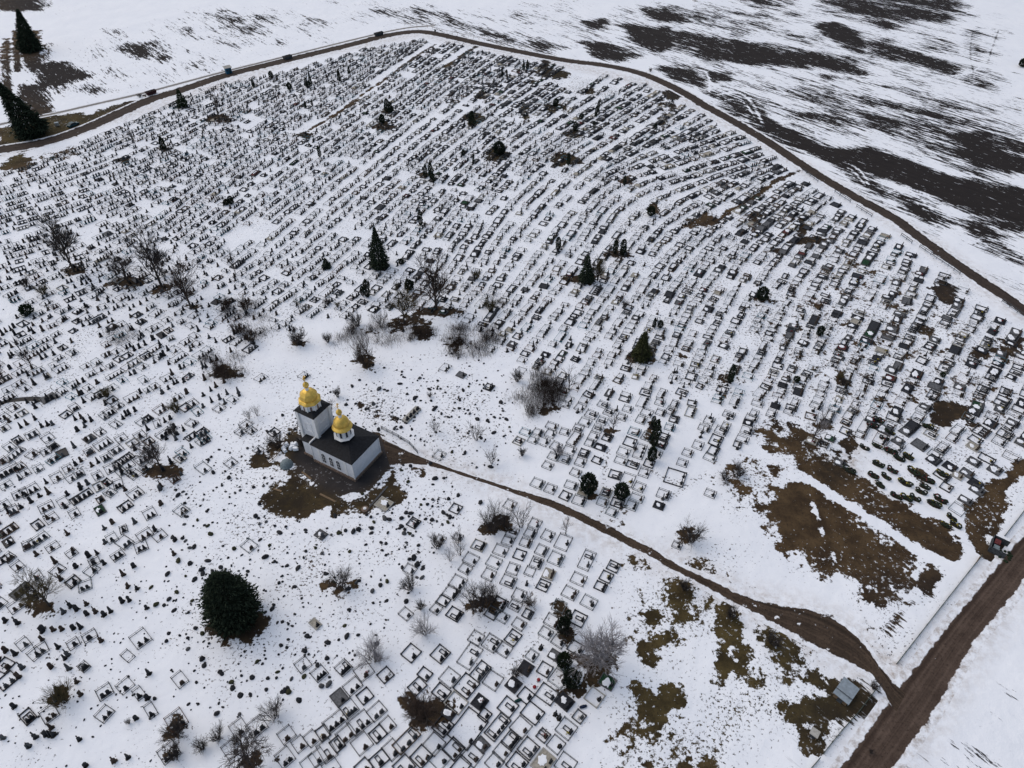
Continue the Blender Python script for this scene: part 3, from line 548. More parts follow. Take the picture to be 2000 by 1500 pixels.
def dome(px_, py_, z0, drum_r, drum_h, n, skirt_r, dome_r, nm, rot=0.0, base=None):
    if base:
        b1 = MB(); b1.lathe([(base, -.75), (base, -.12), (base - .05, -.12)], 8, (px_, py_, z0), rot=math.pi / 8); obj('drum_base', b1.mesh('drum_base', M['roof_dark']), ch)
        b2 = MB(); b2.lathe([(base - .02, -.12), (base + .16, -.10), (base + .16, .0), (base - .3, .12), (drum_r, .14)], 8, (px_, py_, z0), rot=math.pi / 8); obj('base_trim', b2.mesh('base_trim', M['white_trim']), ch)
    d = MB(); d.lathe([(drum_r, 0), (drum_r, drum_h)], n, (px_, py_, z0), rot=rot); dr = obj('drum', d.mesh('drum', M['white_wall']), ch)
    k = n if n <= 8 else 8
    dw, dt = MB(), MB(); wh = drum_h * .78
    dt.prism(arch(.62, wh), -.05, .02); dw.prism([(x, z + .08) for x, z in arch(.42, wh - .18)], -.08, 0)
    dtm, dwm = dt.mesh('drum_window_frame', M['white_trim']), dw.mesh('drum_window_pane', M['icon_blue'] if n == 8 else M['window_dark'])
    for i in range(k):
        q = rot + (i + .5) * 2 * math.pi / k; rr = drum_r * (math.cos(math.pi / n) if n == 8 else 1)
        f = put(obj('window', dtm, dr), px_ + rr * math.cos(q), py_ + rr * math.sin(q), z0 + drum_h * .08, q + math.pi / 2); obj('pane', dwm, f)
    cm = MB().box((0, 0, 0), (.16, .16, drum_h - .02)).mesh('drum_column', M['white_trim'])
    for i in range(k):
        q = rot + i * 2 * math.pi / k; put(obj('column', cm, dr), px_ + (drum_r + .02) * math.cos(q), py_ + (drum_r + .02) * math.sin(q), z0 + drum_h / 2, q)
    z1 = z0 + drum_h
    do = MB(); s_ = skirt_r; r_ = dome_r
    do.lathe([(drum_r, -.02), (s_ * .97, .0), (s_, .10), (s_ * .97, .24), (r_ * 1.04, .56), (r_ * .95, .62), (r_ * .96, .75), (r_ * 1.0, 1.0), (r_ * .99, 1.35), (r_ * .92, 1.75), (r_ * .77, 2.12), (r_ * .54, 2.42), (r_ * .30, 2.62), (.22, 2.72), (.2, 2.8)], n, (px_, py_, z1), rot=rot)
    dm_ = obj('dome', do.mesh('dome_' + nm, M['gold'], smooth=(n > 8)), ch)
    nk = MB(); nk.lathe([(.36, 2.6), (.36, 3.12), (.42, 3.16), (.42, 3.26), (.15, 3.32)], 10, (px_, py_, z1)); obj('neck', nk.mesh('dome_neck', M['white_trim']), dm_)
    ba = MB(); ba.lathe([(.12, 3.3), (.38, 3.42), (.56, 3.7), (.6, 3.95), (.54, 4.22), (.36, 4.48), (.1, 4.62), (.06, 4.8)], 14, (px_, py_, z1)); obj('ball', ba.mesh('dome_ball', M['gold'], smooth=True), dm_)
    cr = MB(); cr.box((0, 0, .8), (.09, .09, 1.75)); cr.box((0, 0, 1.1), (.95, .08, .09)); cr.box((0, 0, 1.42), (.5, .08, .08))
    cr.add([(-.3, -.04, .72), (.3, -.04, .5), (.3, .04, .5), (-.3, .04, .72), (-.3, -.04, .80), (.3, -.04, .58), (.3, .04, .58), (-.3, .04, .80)], [(3, 2, 1, 0), (4, 5, 6, 7), (0, 1, 5, 4), (1, 2, 6, 5), (2, 3, 7, 6), (3, 0, 4, 7)])
    put(obj('cross', cr.mesh('dome_cross', M['gold_trim']), dm_), px_, py_, z1 + 4.7, 0)
dome(cx, tcy + .15, 11.25, 1.95, 1.75, 8, 2.3, 1.8, 'tower', rot=math.pi / 8)
dome(cx, cy, 7.15, 1.42, 2.15, 24, 2.02, 1.55, 'nave', base=1.95)

# ------------------------------------------------------------------ trees and shrubs
def tubes(segs, sides):
    s = np.array(segs, dtype=np.float64); p0, p1, r0, r1 = s[:, 0:3], s[:, 3:6], s[:, 6:7], s[:, 7:8]
    d = p1 - p0; d /= np.linalg.norm(d, axis=1, keepdims=True) + 1e-9
    a = np.cross(d, np.where(np.abs(d[:, 2:3]) < .9, [[0, 0, 1.]], [[1., 0, 0]])); a /= np.linalg.norm(a, axis=1, keepdims=True); b = np.cross(d, a)
    V = []
    for p, r in ((p0, r0), (p1, r1)):
        for k in range(sides):
            q = 2 * math.pi * k / sides; V.append(p + r * (a * math.cos(q) + b * math.sin(q)))
    V = np.stack(V, 1); n = len(s); base = np.arange(n)[:, None] * 2 * sides
    Qs = np.stack([base + np.array([k, (k + 1) % sides, (k + 1) % sides + sides, k + sides]) for k in range(sides)], 1)
    return V.reshape(-1, 3), Qs.reshape(-1, 4)

def rot_about(v, ax, q):
    ax = ax / (np.linalg.norm(ax) + 1e-9)
    return v * math.cos(q) + np.cross(ax, v) * math.sin(q) + ax * np.dot(ax, v) * (1 - math.cos(q))

def grow(p, d, L, r, depth, big, small, g, spread=.6, up=.25, kids=(3, 5), rmin=.011):
    n = 3 if depth > 1 else 2; cur = p; pts = [p]
    for i in range(n):
        d = d + g.normal(0, .11, 3) + np.array([0, 0, up * .12]); d /= np.linalg.norm(d)
        nx_ = cur + d * L / n; ra, rb = r * (1 - .5 * i / n), r * (1 - .5 * (i + 1) / n)
        (big if ra > .045 else small).append((*cur, *nx_, max(ra, rmin), max(rb, rmin * .7))); cur = nx_; pts.append(cur)
    if depth == 0: return
    for k in range(int(g.integers(kids[0], kids[1] + 1))):
        q = g.uniform(.35, 1.0) if k else 1.0
        i = min(int(q * n), n - 1); bp = pts[i] + (pts[i + 1] - pts[i]) * (q * n - i if q < 1 else 1)
        ax = np.cross(d, g.normal(0, 1, 3)); nd = rot_about(d, ax, g.uniform(.5, 1.25) * spread if k else .2)
        grow(bp, nd, L * g.uniform(.58, .82), r * (.62 if k else .7) * g.uniform(.8, 1), depth - 1, big, small, g, spread, up, kids, rmin)

TREES = {}
def bare_tree(key, seed, H, trunk, depth=5, spread=.7, up=.5, kids=(3, 4), rmin=.014, fork=None):
    g = np.random.default_rng(seed); big, small = [], []
    d = np.array([0, 0, 1.]); h0 = H * .26
    grow_p = np.zeros(3); r = H * .017
    if fork: starts = [(np.zeros(3), rot_about(d, np.array([math.cos(q), math.sin(q), 0]), .18)) for q in np.linspace(0, 6.28, fork, endpoint=False)]
    else: starts = [(np.zeros(3), d)]
    for p, dd in starts:
        big.append((*p, *(p + dd * h0), r * 1.25, r)); big.append((*(p + dd * h0), *(p + dd * h0 * 1.5), r, r * .85))
        for z in np.linspace(.55, 2.0, 9):
            q = g.uniform(0, 6.28); nd = np.array([math.cos(q) * spread, math.sin(q) * spread, 1.0]); nd /= np.linalg.norm(nd)
            grow(p + dd * h0 * min(z, 1.5), nd, H * .24 * (1.2 - .25 * z), r * .55, depth - 2, big, small, g, spread, up, kids, rmin)
        grow(p + dd * h0 * 1.5, dd, H * .3, r * .85, depth - 1, big, small, g, spread, up, kids, rmin)
    top = max(s[5] for s in small); k = H / top
    sc_ = lambda L: [tuple(v * k for v in s) for s in L]
    V1, Q1 = tubes(sc_(big), 5); V2, Q2 = tubes(sc_(small), 3)
    TREES[key] = ((V1, Q1), (V2, Q2))
def shrub(key, seed, H, stems, spreadr, depth=3, kids=(3, 4), rmin=.012, lean=.55):
    g = np.random.default_rng(seed); big, small = [], []
    for _ in range(stems):
        q = g.uniform(0, 6.28); rr = spreadr * math.sqrt(g.uniform(0, 1)) * .45
        d = np.array([math.cos(q) * lean * g.uniform(.2, 1), math.sin(q) * lean * g.uniform(.2, 1), 1]); d /= np.linalg.norm(d)
        grow(np.array([rr * math.cos(q), rr * math.sin(q), 0]), d, H * g.uniform(.35, .6), .05, depth, big, small, g, .6, .4, kids, rmin)
    top = max(s[5] for s in small); k = H / top
    sc_ = lambda L: [tuple(v * k for v in s[:6]) + s[6:] for s in L]
    TREES[key] = (tubes(sc_(big), 4), tubes(sc_(small), 3))

TM = {}
def tree_mesh(key, bark, twig):
    if (key, bark, twig) not in TM:
        (V1, Q1), (V2, Q2) = TREES[key]
        TM[key, bark, twig] = (quads('trunk_' + key, V1, Q1, M[bark]), quads('crown_' + key, V2, Q2, M[twig]))
    return TM[key, bark, twig]

def fronds(pts, dirs, L, wd_, g):
    """narrow drooping sprays: one quad each (two edges meeting at the tip)"""
    n = len(pts); side = np.cross(dirs, g.normal(0, 1, (n, 3))); side /= np.linalg.norm(side, axis=1, keepdims=True) + 1e-9
    L = np.asarray(L).reshape(-1, 1); wd_ = np.asarray(wd_).reshape(-1, 1)
    V = np.stack([pts - side * wd_, pts + side * wd_, pts + dirs * L + side * wd_ * .25, pts + dirs * L - side * wd_ * .25], 1).reshape(-1, 3)
    return V, np.arange(4 * n).reshape(-1, 4)

def spruce(key, seed, H, Rm, n, prof='cone', fl=.55):
    g = np.random.default_rng(seed)
    z = (g.uniform(0.0, 1, n) ** (1.15 if prof == 'cone' else .95))
    if prof == 'cone': rad = Rm * (1 - z) ** .85 * (1 - .25 * (z < .06))
    else: rad = Rm * np.clip(1 - z ** 2.3, 0, 1) ** .62 * np.clip(.62 + z * 1.8, 0, 1)
    whorl = np.floor(z * H / .75); q = g.uniform(0, 6.28, n)
    lob = .80 + .20 * np.sin(q * 9 + whorl * 2.4) * np.sin(q * 5 + whorl) + g.normal(0, .06, n)
    t = np.sqrt(g.uniform(.12, 1, n)); rr = rad * lob * t
    P = np.stack([rr * np.cos(q), rr * np.sin(q), H * (.03 + .97 * z) - .16 * rr], 1)
    D = np.stack([np.cos(q), np.sin(q), np.full(n, -.25 if prof == 'cone' else .25)], 1) + g.normal(0, .38, (n, 3)); D /= np.linalg.norm(D, axis=1, keepdims=True)
    L = fl * g.uniform(.6, 1.3, n) * (0.5 + .5 * (1 - z))
    V, Qd = fronds(P, D, L, L * .26, g)
    tk = MB(); tk.lathe([(Rm * .075, -.05), (Rm * .05, H * .5), (.03, H * .97)], 7)
    TREES[key] = ((np.array(tk.V), tk.F), (V, Qd))

def thuja(key, seed, H, Rm, n, prof=0):
    g = np.random.default_rng(seed); z = g.uniform(0, 1, n); q = g.uniform(0, 6.28, n)
    rad = Rm * (np.clip(z * 7, .35, 1) * np.clip((1 - z) * (3.5 if prof == 0 else 1.35), 0, 1) ** .6) * (.86 + .14 * np.sin(q * 3 + z * 9))
    t = np.sqrt(g.uniform(.35, 1, n)); P = np.stack([rad * t * np.cos(q), rad * t * np.sin(q), z * H * .95], 1)
    D = np.stack([.5 * np.cos(q), .5 * np.sin(q), np.ones(n)], 1) + g.normal(0, .25, (n, 3)); D /= np.linalg.norm(D, axis=1, keepdims=True)
    V, Qd = fronds(P, D, .34 * g.uniform(.6, 1.2, n) * max(.6, Rm), .11 * np.ones(n), g)
    tk = MB(); tk.lathe([(.12, -.05), (.08, H * .5), (.02, H * .9)], 6)
    TREES[key] = ((np.array(tk.V), tk.F), (V, Qd))

def tree_mesh2(key, leaf):
    if (key, leaf) not in TM:
        (V1, F1), (V2, Q2) = TREES[key]
        TM[key, leaf] = (mesh('trunk_' + key, V1, F1, M['bark']), quads('crown_' + key, V2, Q2, M[leaf]))
    return TM[key, leaf]

for k, a in dict(ta=(1, 16, 0, 5, .62, .7, (4, 5), .03), tb=(2, 14, 0, 5, .85, .4, (4, 5), .03), tc=(3, 13, 0, 5, .7, .5, (4, 5), .03), td=(14, 10, 0, 4, .75, .5), te=(15, 6.5, 0, 4, .7, .5)).items(): bare_tree(k, *a)
bare_tree('birch', 21, 14, 0, 5, .62, .35, kids=(4, 5), rmin=.016, fork=2); bare_tree('dense', 22, 10, 0, 5, .7, .4, kids=(3, 5), rmin=.012, fork=3)
shrub('sa', 31, 4.0, 20, 2.2, rmin=.009); shrub('sb', 32, 3.2, 18, 1.6, rmin=.01); shrub('sc', 33, 2.4, 16, 1.2); shrub('sd', 34, 5.0, 24, 3.0, lean=.35, rmin=.009); shrub('se', 35, 4.2, 7, .8, lean=.35)
spruce('spruce', 41, 12.6, 3.4, 5200); spruce('tall', 42, 20, 6.0, 9000, fl=.9); spruce('fir', 43, 13.0, 5.0, 15000, 'dome', .62); spruce('small', 44, 7.5, 1.9, 1800)
thuja('col', 51, 5, .7, 900); thuja('cone', 52, 5, .85, 800, 1); thuja('bush', 53, 2.6, 1.1, 700); thuja('wide', 54, 4.2, 1.3, 1100)

def plant(name, x, y, key, bark, leaf, H, look, cat, group=None, ev=False, ww=1.0, exact=None, rz=None, tilt=0):
    w = W(x, y); o = obj(name, None, loc=(w[0], w[1], 0), rotz=rnd.uniform(0, 6.28) if rz is None else rz)
    a, b = tree_mesh2(key, leaf) if ev else tree_mesh(key, bark, leaf)
    z = max(v[2] for v in TREES[key][1][0]); k = H / z
    o.scale = (k * ww, k * ww, k)
    if tilt: o.rotation_euler = (0, R(tilt), o.rotation_euler[2])
    obj('trunk' if 'shrub' not in name and 'bush' not in name else 'stem', a, o); obj('crown', b, o)
    if exact: tag(o, exact, cat, group)
    else: later(o, look, w, cat, group)
    return o
hh = lambda x, y, t: top_h(x, y, t)
# evergreens
plant('spruce_tree', 742, 521, 'spruce', '', 'needle_dark', hh(742, 521, 442), '', 'tree', ev=True, exact='tall dark spruce standing alone amid the grave rows beyond the church')
plant('spruce_tree', 68, 262, 'tall', '', 'needle_dark', hh(68, 262, 152), '', 'tree', ev=True, ww=1.25, tilt=11, exact='huge dark spruce beside the bend of the perimeter road, nearer of two')
plant('spruce_tree', 60, 98, 'tall', '', 'needle_dark', hh(60, 98, 12), '', 'tree', ev=True, ww=1.15, tilt=11, exact='dark spruce beside striped bare tracks, farther of the two huge spruces')
plant('fir_tree', 463, 1207, 'fir', '', 'needle_dark', hh(463, 1207, 1108) * .88, '', 'tree', ev=True, ww=.98, exact='broad round dark fir on brown needles among fieldstones below the church')
plant('spruce_tree', 1145, 549, 'small', '', 'needle_dark', hh(1145, 549, 498), '', 'tree', ev=True, ww=1.25, exact='slim dark spruce beside a brown leafless tree within the grave rows')
plant('spruce_tree', 1252, 700, 'small', '', 'needle_olive', hh(1252, 700, 648), '', 'tree', ev=True, ww=1.35, exact='ragged olive green spruce on bare earth between grave rows')
plant('spruce_tree', 357, 208, 'small', '', 'needle_green', hh(357, 208, 172), '', 'tree', ev=True, ww=1.4, exact='small bushy spruce at the edge of the perimeter road')
plant('spruce_tree', 638, 523, 'small', '', 'needle_dark', 3.2, '', 'tree', ev=True, ww=2.0, exact='low spreading dark pine between graves left of the tall spruce')
TH = '''320,291,265,cone,1.5 625,307,284,col,1 822,441,409,col,1 757,219,192,col,1.5 764,220,198,cone,1.3 747,241,222,wide,1 922,246,216,cone,1.7 975,301,275,wide,1.6 982,300,280,col,1.4 925,319,300,cone,.7 905,304,290,cone,1.2 831,346,322,col,1.2 842,349,315,col,1.1 847,356,338,col,1
1123,255,236,col,1.5 1160,250,236,col,1.1 1164,228,206,col,.9 1168,219,195,col,.8 1135,233,222,wide,1 1172,200,192,col,.8 1030,136,116,cone,.9 1023,138,118,cone,.8 981,150,133,cone,.8 990,150,135,cone,.7 1085,207,192,wide,1.1 663,158,134,cone,1.1 682,144,128,cone,.9
607,165,142,cone,1 599,170,150,col,1 603,171,158,wide,1 530,152,138,wide,1 495,170,154,col,1 497,171,160,col,.9 597,211,197,cone,.9 610,206,192,cone,.8 566,176,160,wide,.9 1110,322,298,cone,1 1090,489,462,col,1.2 1201,495,468,col,1.2 1216,498,466,col,1.3 1271,421,402,wide,1.2
1219,363,342,col,.8 1280,252,240,cone,1.3 1425,748,712,col,1 1487,585,560,wide,1.3 1276,872,818,col,1.1 1272,900,872,wide,.8 1277,640,620,cone,.8 1289,640,625,wide,.8 718,580,545,col,1.4 709,578,558,col,.9 800,566,546,wide,1.2 784,516,505,wide,.9 443,400,388,wide,1 452,398,382,wide,1
1109,1213,1192,col,1.15 1101,1302,1278,bush,1 1116,1336,1312,wide,1.2 1148,962,925,wide,1.2 1213,972,945,wide,1.25 55,613,595,bush,1.6 850,62,58,bush,.6 1100,1236,1205,wide,.8 1275,832,812,col,1 1600,655,636,wide,.9 1555,745,735,bush,1 1840,735,728,bush,1'''
for q in TH.split():
    x, y, t_, key, ww = q.split(','); x, y, t_, ww = float(x), float(y), float(t_), float(ww); h = max(1.2, min(hh(x, y, t_), 9))
    kind = dict(col='slim dark columnar thuja', cone='pointed dark conical thuja', wide='stout dark green thuja bush', bush='low rounded green evergreen bush')[key]
    plant('thuja_tree' if key in ('col', 'cone') else 'evergreen_bush', x, y, key, '', 'needle_dark' if key != 'bush' else 'needle_green', h, ('tall ' if h > 4.2 else 'short ' if h < 2.4 else '') + kind, 'tree' if key in ('col', 'cone') else 'bush', 'thujas among the graves' if key in ('col', 'cone') else 'evergreen bushes among the graves', ev=True, ww=ww * (5 / h if key in ('col', 'cone') else 2.6 / h if key == 'bush' else 4.2 / h) ** .55)
plant('evergreen_bush', 1996, 130, 'bush', '', 'needle_dark', 3.5, '', 'bush', ev=True, ww=1.4, exact='dark bush alone on the snowy field beyond the tyre tracks')
# leafless trees
for x, y, t_, key, bark, twig, ww, lab in (
    (316, 560, 442, 'ta', 'bark', 'twig_dark', 1.15, 'tallest leafless tree of the clump between the left grave rows'), (250, 550, 478, 'tb', 'bark', 'twig_dark', 1.35, 'gnarled wide leafless tree in the clump between left grave rows'),
    (374, 604, 498, 'tc', 'bark', 'twig_brown', 1.1, 'reddish slender leafless tree beside the tallest tree of the clump'), (145, 530, 405, 'ta', 'bark', 'twig_dark', 1.0, 'leaning leafless tree over dark ivy patch at far left grave rows'),
    (852, 604, 497, 'ta', 'bark', 'twig_brown', 1.35, 'tall leafless tree over dark fenced plots at the rim of the clearing'), (790, 632, 540, 'tc', 'bark', 'twig_olive', 1.1, 'olive tinted leafless tree at the rim of the clearing'),
    (428, 232, 165, 'td', 'bark', 'twig_dark', .9, 'leafless tree on dark soil close to the perimeter road'), (268, 292, 232, 'td', 'bark', 'twig_dark', .5, 'thin leafless tree standing left of the dark pointed thuja'),
    (315, 915, 845, 'tb', 'bark', 'twig_dark', 1.1, 'wide leafless tree with a dark nest left of the church'), (1172, 1306, 1222, 'birch', 'bark_birch', 'twig_frost', 1.1, 'frosted pale birch with twin trunks beside the green slab'),
    (832, 1418, 1338, 'dense', 'bark', 'twig_brown', .85, 'dense brown leafless tree over railed graves below the fir'), (488, 1492, 1418, 'tb', 'bark', 'twig_dark', 1.15, 'sprawling leafless tree over a railed plot at the lower picture edge'),
    (97, 1183, 1112, 'tb', 'bark', 'twig_olive', 1.2, 'wide spreading leafless tree over lower left graves'), (1105, 1043, 1002, 'te', 'bark', 'twig_dark', .8, 'young leafless tree on the verge of the church lane'),
    (1586, 862, 785, 'td', 'bark', 'twig_frost', .7, 'pale leafless tree above bare earth at the grave rows'), (1111, 762, 708, 'te', 'bark', 'twig_dark', .9, 'leafless tree between reed thicket and grave rows'),
    (1197, 844, 798, 'te', 'bark', 'twig_dark', .9, 'small leafless tree on a round dark soil patch'), (1167, 549, 500, 'dense', 'bark', 'twig_olive', .9, 'brown leafless tree beside the slim spruce'),
    (585, 608, 565, 'te', 'bark', 'twig_olive', .8, 'small olive leafless tree left of the clearing'), (460, 535, 478, 'te', 'bark', 'twig_dark', .7, 'small leafless tree left of the low pine'), (65, 720, 655, 'td', 'bark', 'twig_dark', .8, 'leafless tree at the far left beyond the paved path'),
    (10, 745, 690, 'td', 'bark', 'twig_dark', .7, 'leafless tree cut by the left picture edge'), (1245, 1030, 1018, 'te', 'bark', 'twig_dark', .5, 'tiny leafless sapling beside the church lane')):
    if x == 1245: continue
    plant('bare_tree', x, y, key, bark, twig, hh(x, y, t_) * (1 - .25 * min(max((y - 800) / 700, 0), 1)), '', 'tree', ev=False, ww=ww * (1 + .1 * (y > 1000)), exact=lab)
SH = '''585,672,640,sc,twig_dark,1.2 640,668,650,sc,twig_dark,1.2 716,712,655,sb,twig_brown,1 445,738,700,sa,twig_brown,1.2 425,728,705,sb,twig_brown,1.1 490,665,630,sb,twig_brown,1.4 465,650,620,sb,twig_brown,1.3 480,605,580,sc,twig_brown,1.5 445,600,580,sc,twig_brown,1.3 345,805,778,sc,twig_olive,1 487,818,795,se,twig_dark,.8 503,812,788,se,twig_dark,.7 545,872,838,sb,twig_dark,1.2
930,860,822,se,twig_dark,1.1 851,845,815,se,twig_dark,1 960,905,870,se,twig_dark,1 962,1035,972,sd,twig_dark,1.0 985,1030,985,sd,twig_dark,.9 1017,1028,978,se,twig_dark,1.1 935,1185,1118,sd,twig_dark,1.15 960,1175,1128,sd,twig_dark,.9 1035,1182,1162,sc,twig_brown,1.4 856,1070,1038,sb,twig_dark,1.1 893,1062,1028,se,twig_dark,1 898,1085,1050,se,twig_dark,.8 880,1095,1062,se,twig_frost,.9 803,1150,1110,sb,twig_dark,1.0 822,1190,1170,sc,twig_dark,1.1
832,1235,1190,sa,twig_frost,1.0 730,1290,1245,sa,twig_frost,1.3 667,1150,1100,sa,twig_dark,.95 1349,1054,1008,sa,twig_dark,1.05 1106,1240,1200,se,twig_dark,1.2 535,1405,1362,sa,twig_dark,1.1 460,1450,1440,sc,twig_dark,1 425,1445,1412,sb,twig_dark,1.1 395,1462,1440,sc,twig_dark,1.3 348,1440,1398,sa,twig_dark,1.1 342,1482,1450,sb,twig_dark,1.2 123,1375,1325,sa,twig_olive,1.0 1337,1152,1128,sc,twig_dark,1.1 1428,1205,1172,sb,twig_dark,1 1508,1255,1220,sb,twig_dark,1.2 1706,1345,1325,sc,twig_dark,1.0
700,636,605,sb,twig_dark,1 745,640,605,se,twig_dark,1.3 690,640,618,se,twig_dark,1.2 960,608,575,sb,twig_olive,1 1645,752,738,sc,twig_dark,1 640,595,582,sc,twig_dark,1.4 660,600,588,sc,twig_olive,1 1100,1300,1290,sc,twig_dark,1 252,1413,1402,sc,twig_dark,.6 740,1290,1270,sc,twig_frost,1 1010,1320,1296,sc,twig_dark,1 1155,1180,1168,sc,twig_dark,.5 210,775,755,sc,twig_olive,1.4 50,560,540,sb,twig_dark,1.6 85,575,555,sc,twig_olive,1.4 340,850,822,sb,twig_dark,1
320,540,520,sb,twig_dark,1.4 930,545,525,sc,twig_olive,1.2 1220,600,585,sc,twig_dark,1.3 1010,745,720,sc,twig_dark,1 840,775,765,sc,twig_dark,.8 590,870,850,sc,twig_dark,1 660,775,755,sc,twig_dark,.9 648,800,778,se,twig_dark,.9 1240,880,870,sc,twig_dark,.8 1700,1470,1466,sc,twig_dark,.6 1270,140,132,sc,twig_dark,1 273,190,182,sc,twig_dark,1.4 1640,740,726,sb,twig_olive,1.1 1440,930,905,sb,twig_dark,1.6 1415,935,915,sb,twig_dark,1.3 1090,890,870,sc,twig_frost,1.2 1020,890,872,sc,twig_dark,1'''
for q in SH.split():
    x, y, t_, key, twig, ww = q.split(','); x, y, t_, ww = float(x), float(y), float(t_), float(ww); h = max(.9, hh(x, y, t_) * (1 - .42 * min(max((y - 700) / 800, 0), 1)))
    look = dict(twig_dark='dark', twig_brown='brown', twig_olive='olive', twig_frost='frosted')[twig] + dict(sa=' wide spreading', sb=' bushy', sc=' low', sd=' dense many stemmed', se=' thin upright')[key] + ' leafless shrub'
    z0 = dict(sa=4.0, sb=3.2, sc=2.4, sd=5.0, se=4.2)[key]
    plant('bare_shrub', x, y, key, 'bark', twig, h, look, 'shrub', 'leafless shrubs among the graves', ww=.8 * ww * ((z0 / h) ** .8 if h < z0 else 1))
# thickets of dead stems: nobody could count them
def inside_(P, x, y): return float(sdf(P, np.array([[x]]), np.array([[y]]))[0, 0]) > 0
def thicket(poly, n, hmin, hmax, m, seed):
    g = np.random.default_rng(seed); P = WP(poly); lo, hi = P.min(0), P.max(0); segs = []
    K = []
    while len(K) < max(6, n // 70):
        c = g.uniform(lo, hi)
        if inside_(P, *c): K.append((*c, g.uniform(.5, 1.6), g.uniform(.45, 1.1)))
    for k in range(int(n * 1.0)):
        cx_, cy_, sp_, hk = K[int(g.integers(len(K)))]
        h = max(.3, hk * g.uniform(hmin, hmax)); dx, dy = g.normal(0, .22, 2) * h; x, y = cx_ + g.normal(0, sp_), cy_ + g.normal(0, sp_)
        segs.append((x, y, -.05, x + dx, y + dy, h, .022, .009))
        for _ in range(2): segs.append((x + dx * .5, y + dy * .5, h * .5, x + dx * .5 + g.normal(0, .3), y + dy * .5 + g.normal(0, .3), h * g.uniform(.7, 1.1), .014, .007))
    return tubes(segs, 3)
parts = [thicket(S(p), n, a, b, '', s_) for p, n, a, b, s_ in (('870,640 905,630 960,640 985,660 960,690 900,700 870,690', 2400, .5, 1.8, 1), ('1035,735 1070,730 1090,750 1095,800 1075,815 1040,820 1030,780', 2200, .8, 3.2, 2), ('660,640 760,635 800,655 740,680 665,680', 1300, .6, 2.0, 3), ('205,640 250,635 265,655 230,675 200,670', 420, .5, 1.4, 4), ('770,630 830,640 860,655 800,665', 800, .6, 1.6, 5), ('1000,760 1035,750 1030,800 1000,790', 250, .5, 1.2, 6), ('950,570 985,575 975,610 945,605', 250, .6, 1.6, 8), ('400,590 500,575 540,650 470,680 420,660', 900, .5, 1.7, 9), ('390,690 470,690 480,745 400,745', 700, .5, 1.6, 10))]
off = np.cumsum([0] + [len(v) for v, _ in parts])[:-1]
tag(obj('dead_weeds', quads('dead_weeds', np.vstack([v for v, _ in parts]), np.vstack([q + o for (_, q), o in zip(parts, off)]), M['reed'])), 'brown thickets of dead weed stems in the snow', 'weeds', kind='stuff')

for x, y, ph in ((650, 880, 'the white church'), (742, 521, 'the tall lone spruce'), (463, 1207, 'the broad round fir'), (1172, 1306, 'the frosted birch'), (832, 1418, 'the dense brown tree'), (488, 1492, 'the sprawling leafless tree'), (97, 1183, 'the wide spreading tree'), (315, 915, 'the tree with nest'),
    (1650, 1355, 'the zinc roofed shed'), (1745, 1370, 'the road junction'), (447, 136, 'the blue kiosk'), (143, 243, 'the teal car'), (800, 812, 'the long white monument'), (105, 775, 'the paved path end'), (1947, 1070, 'the waste enclosure'), (68, 262, 'the nearer huge spruce'), (1253, 700, 'the ragged olive spruce'), (1276, 872, 'the tallest columnar thuja'),
    (1567, 331, 'the dirt path mouth'), (1060, 770, 'the reed thicket'), (1349, 1054, 'the shrub above the lane'), (1640, 910, 'the fresh digging'), (316, 560, 'the tallest leafless tree'), (852, 604, 'the clearing rim tree'), (1586, 862, 'the pale leafless tree'), (1105, 1043, 'the lane verge sapling'), (850, 75, 'the perimeter road crest'), (1186, 1332, 'the green slab'), (145, 530, 'the leaning leafless tree'), (962, 1035, 'the thick shrub clump'), (1145, 549, 'the slim spruce'), (2000, 604, 'where the perimeter road leaves the picture'.replace('where the perimeter road leaves the picture', 'the far bend road')), (0, 790, 'the paved path start')):
    mark(x, y, ph)
# ------------------------------------------------------------------ graves
FIELD = []
for a, b in (((1004,1121),(1146,1095)),):
    pass
for (a, b) in (((961,1198),(1045,1024)), ((852,1190),(935,1066)), ((633,1409),(664,1385)), ((605,1443),(722,1347)), ((577,269),(850,85)), ((622,370),(897,155)), ((850,367),(970,260)), ((970,260),(1150,137)), ((865,522),(945,405)), ((957,392),(1040,317)), ((1040,317),(1275,177)), ((1110,490),(1175,400)), ((1289,755),(1356,613)), ((1455,802),(1557,589)), ((1679,712),(1777,522)), ((1849,690),(1903,620)), ((1862,942),(1900,905)), ((1392,440),(1512,355)), ((1267,357),(1482,297)), ((330,435),(413,372)), ((0,423),(51,407)), ((206,884),(222,874)), ((126,1045),(138,1036)), ((97,1109),(116,1096)), ((8,470),(47,459)), ((100,830),(117,820)), ((1155,1007),(1220,880)), ((1240,880),(1300,760)), ((930,1330),(1010,1215)), ((1000,1470),(1090,1360)), ((380,640),(480,575)), ((150,640),(230,595)), ((500,480),(600,395)), ((20,1010),(40,1000))):
    p, q = W(*a), W(*b); n = max(1, int(np.hypot(*(q - p)) / 15)); d = (q - p) / np.hypot(*(q - p))
    for k in range(n): FIELD.append((*(p + (q - p) * (k + .5) / n), *d))
FIELD = np.array(FIELD)
def ang(x, y):
    w = 1 / ((FIELD[:, 0] - x) ** 2 + (FIELD[:, 1] - y) ** 2 + 60) ** 1.5
    return math.atan2((FIELD[:, 3] * w).sum(), (FIELD[:, 2] * w).sum())

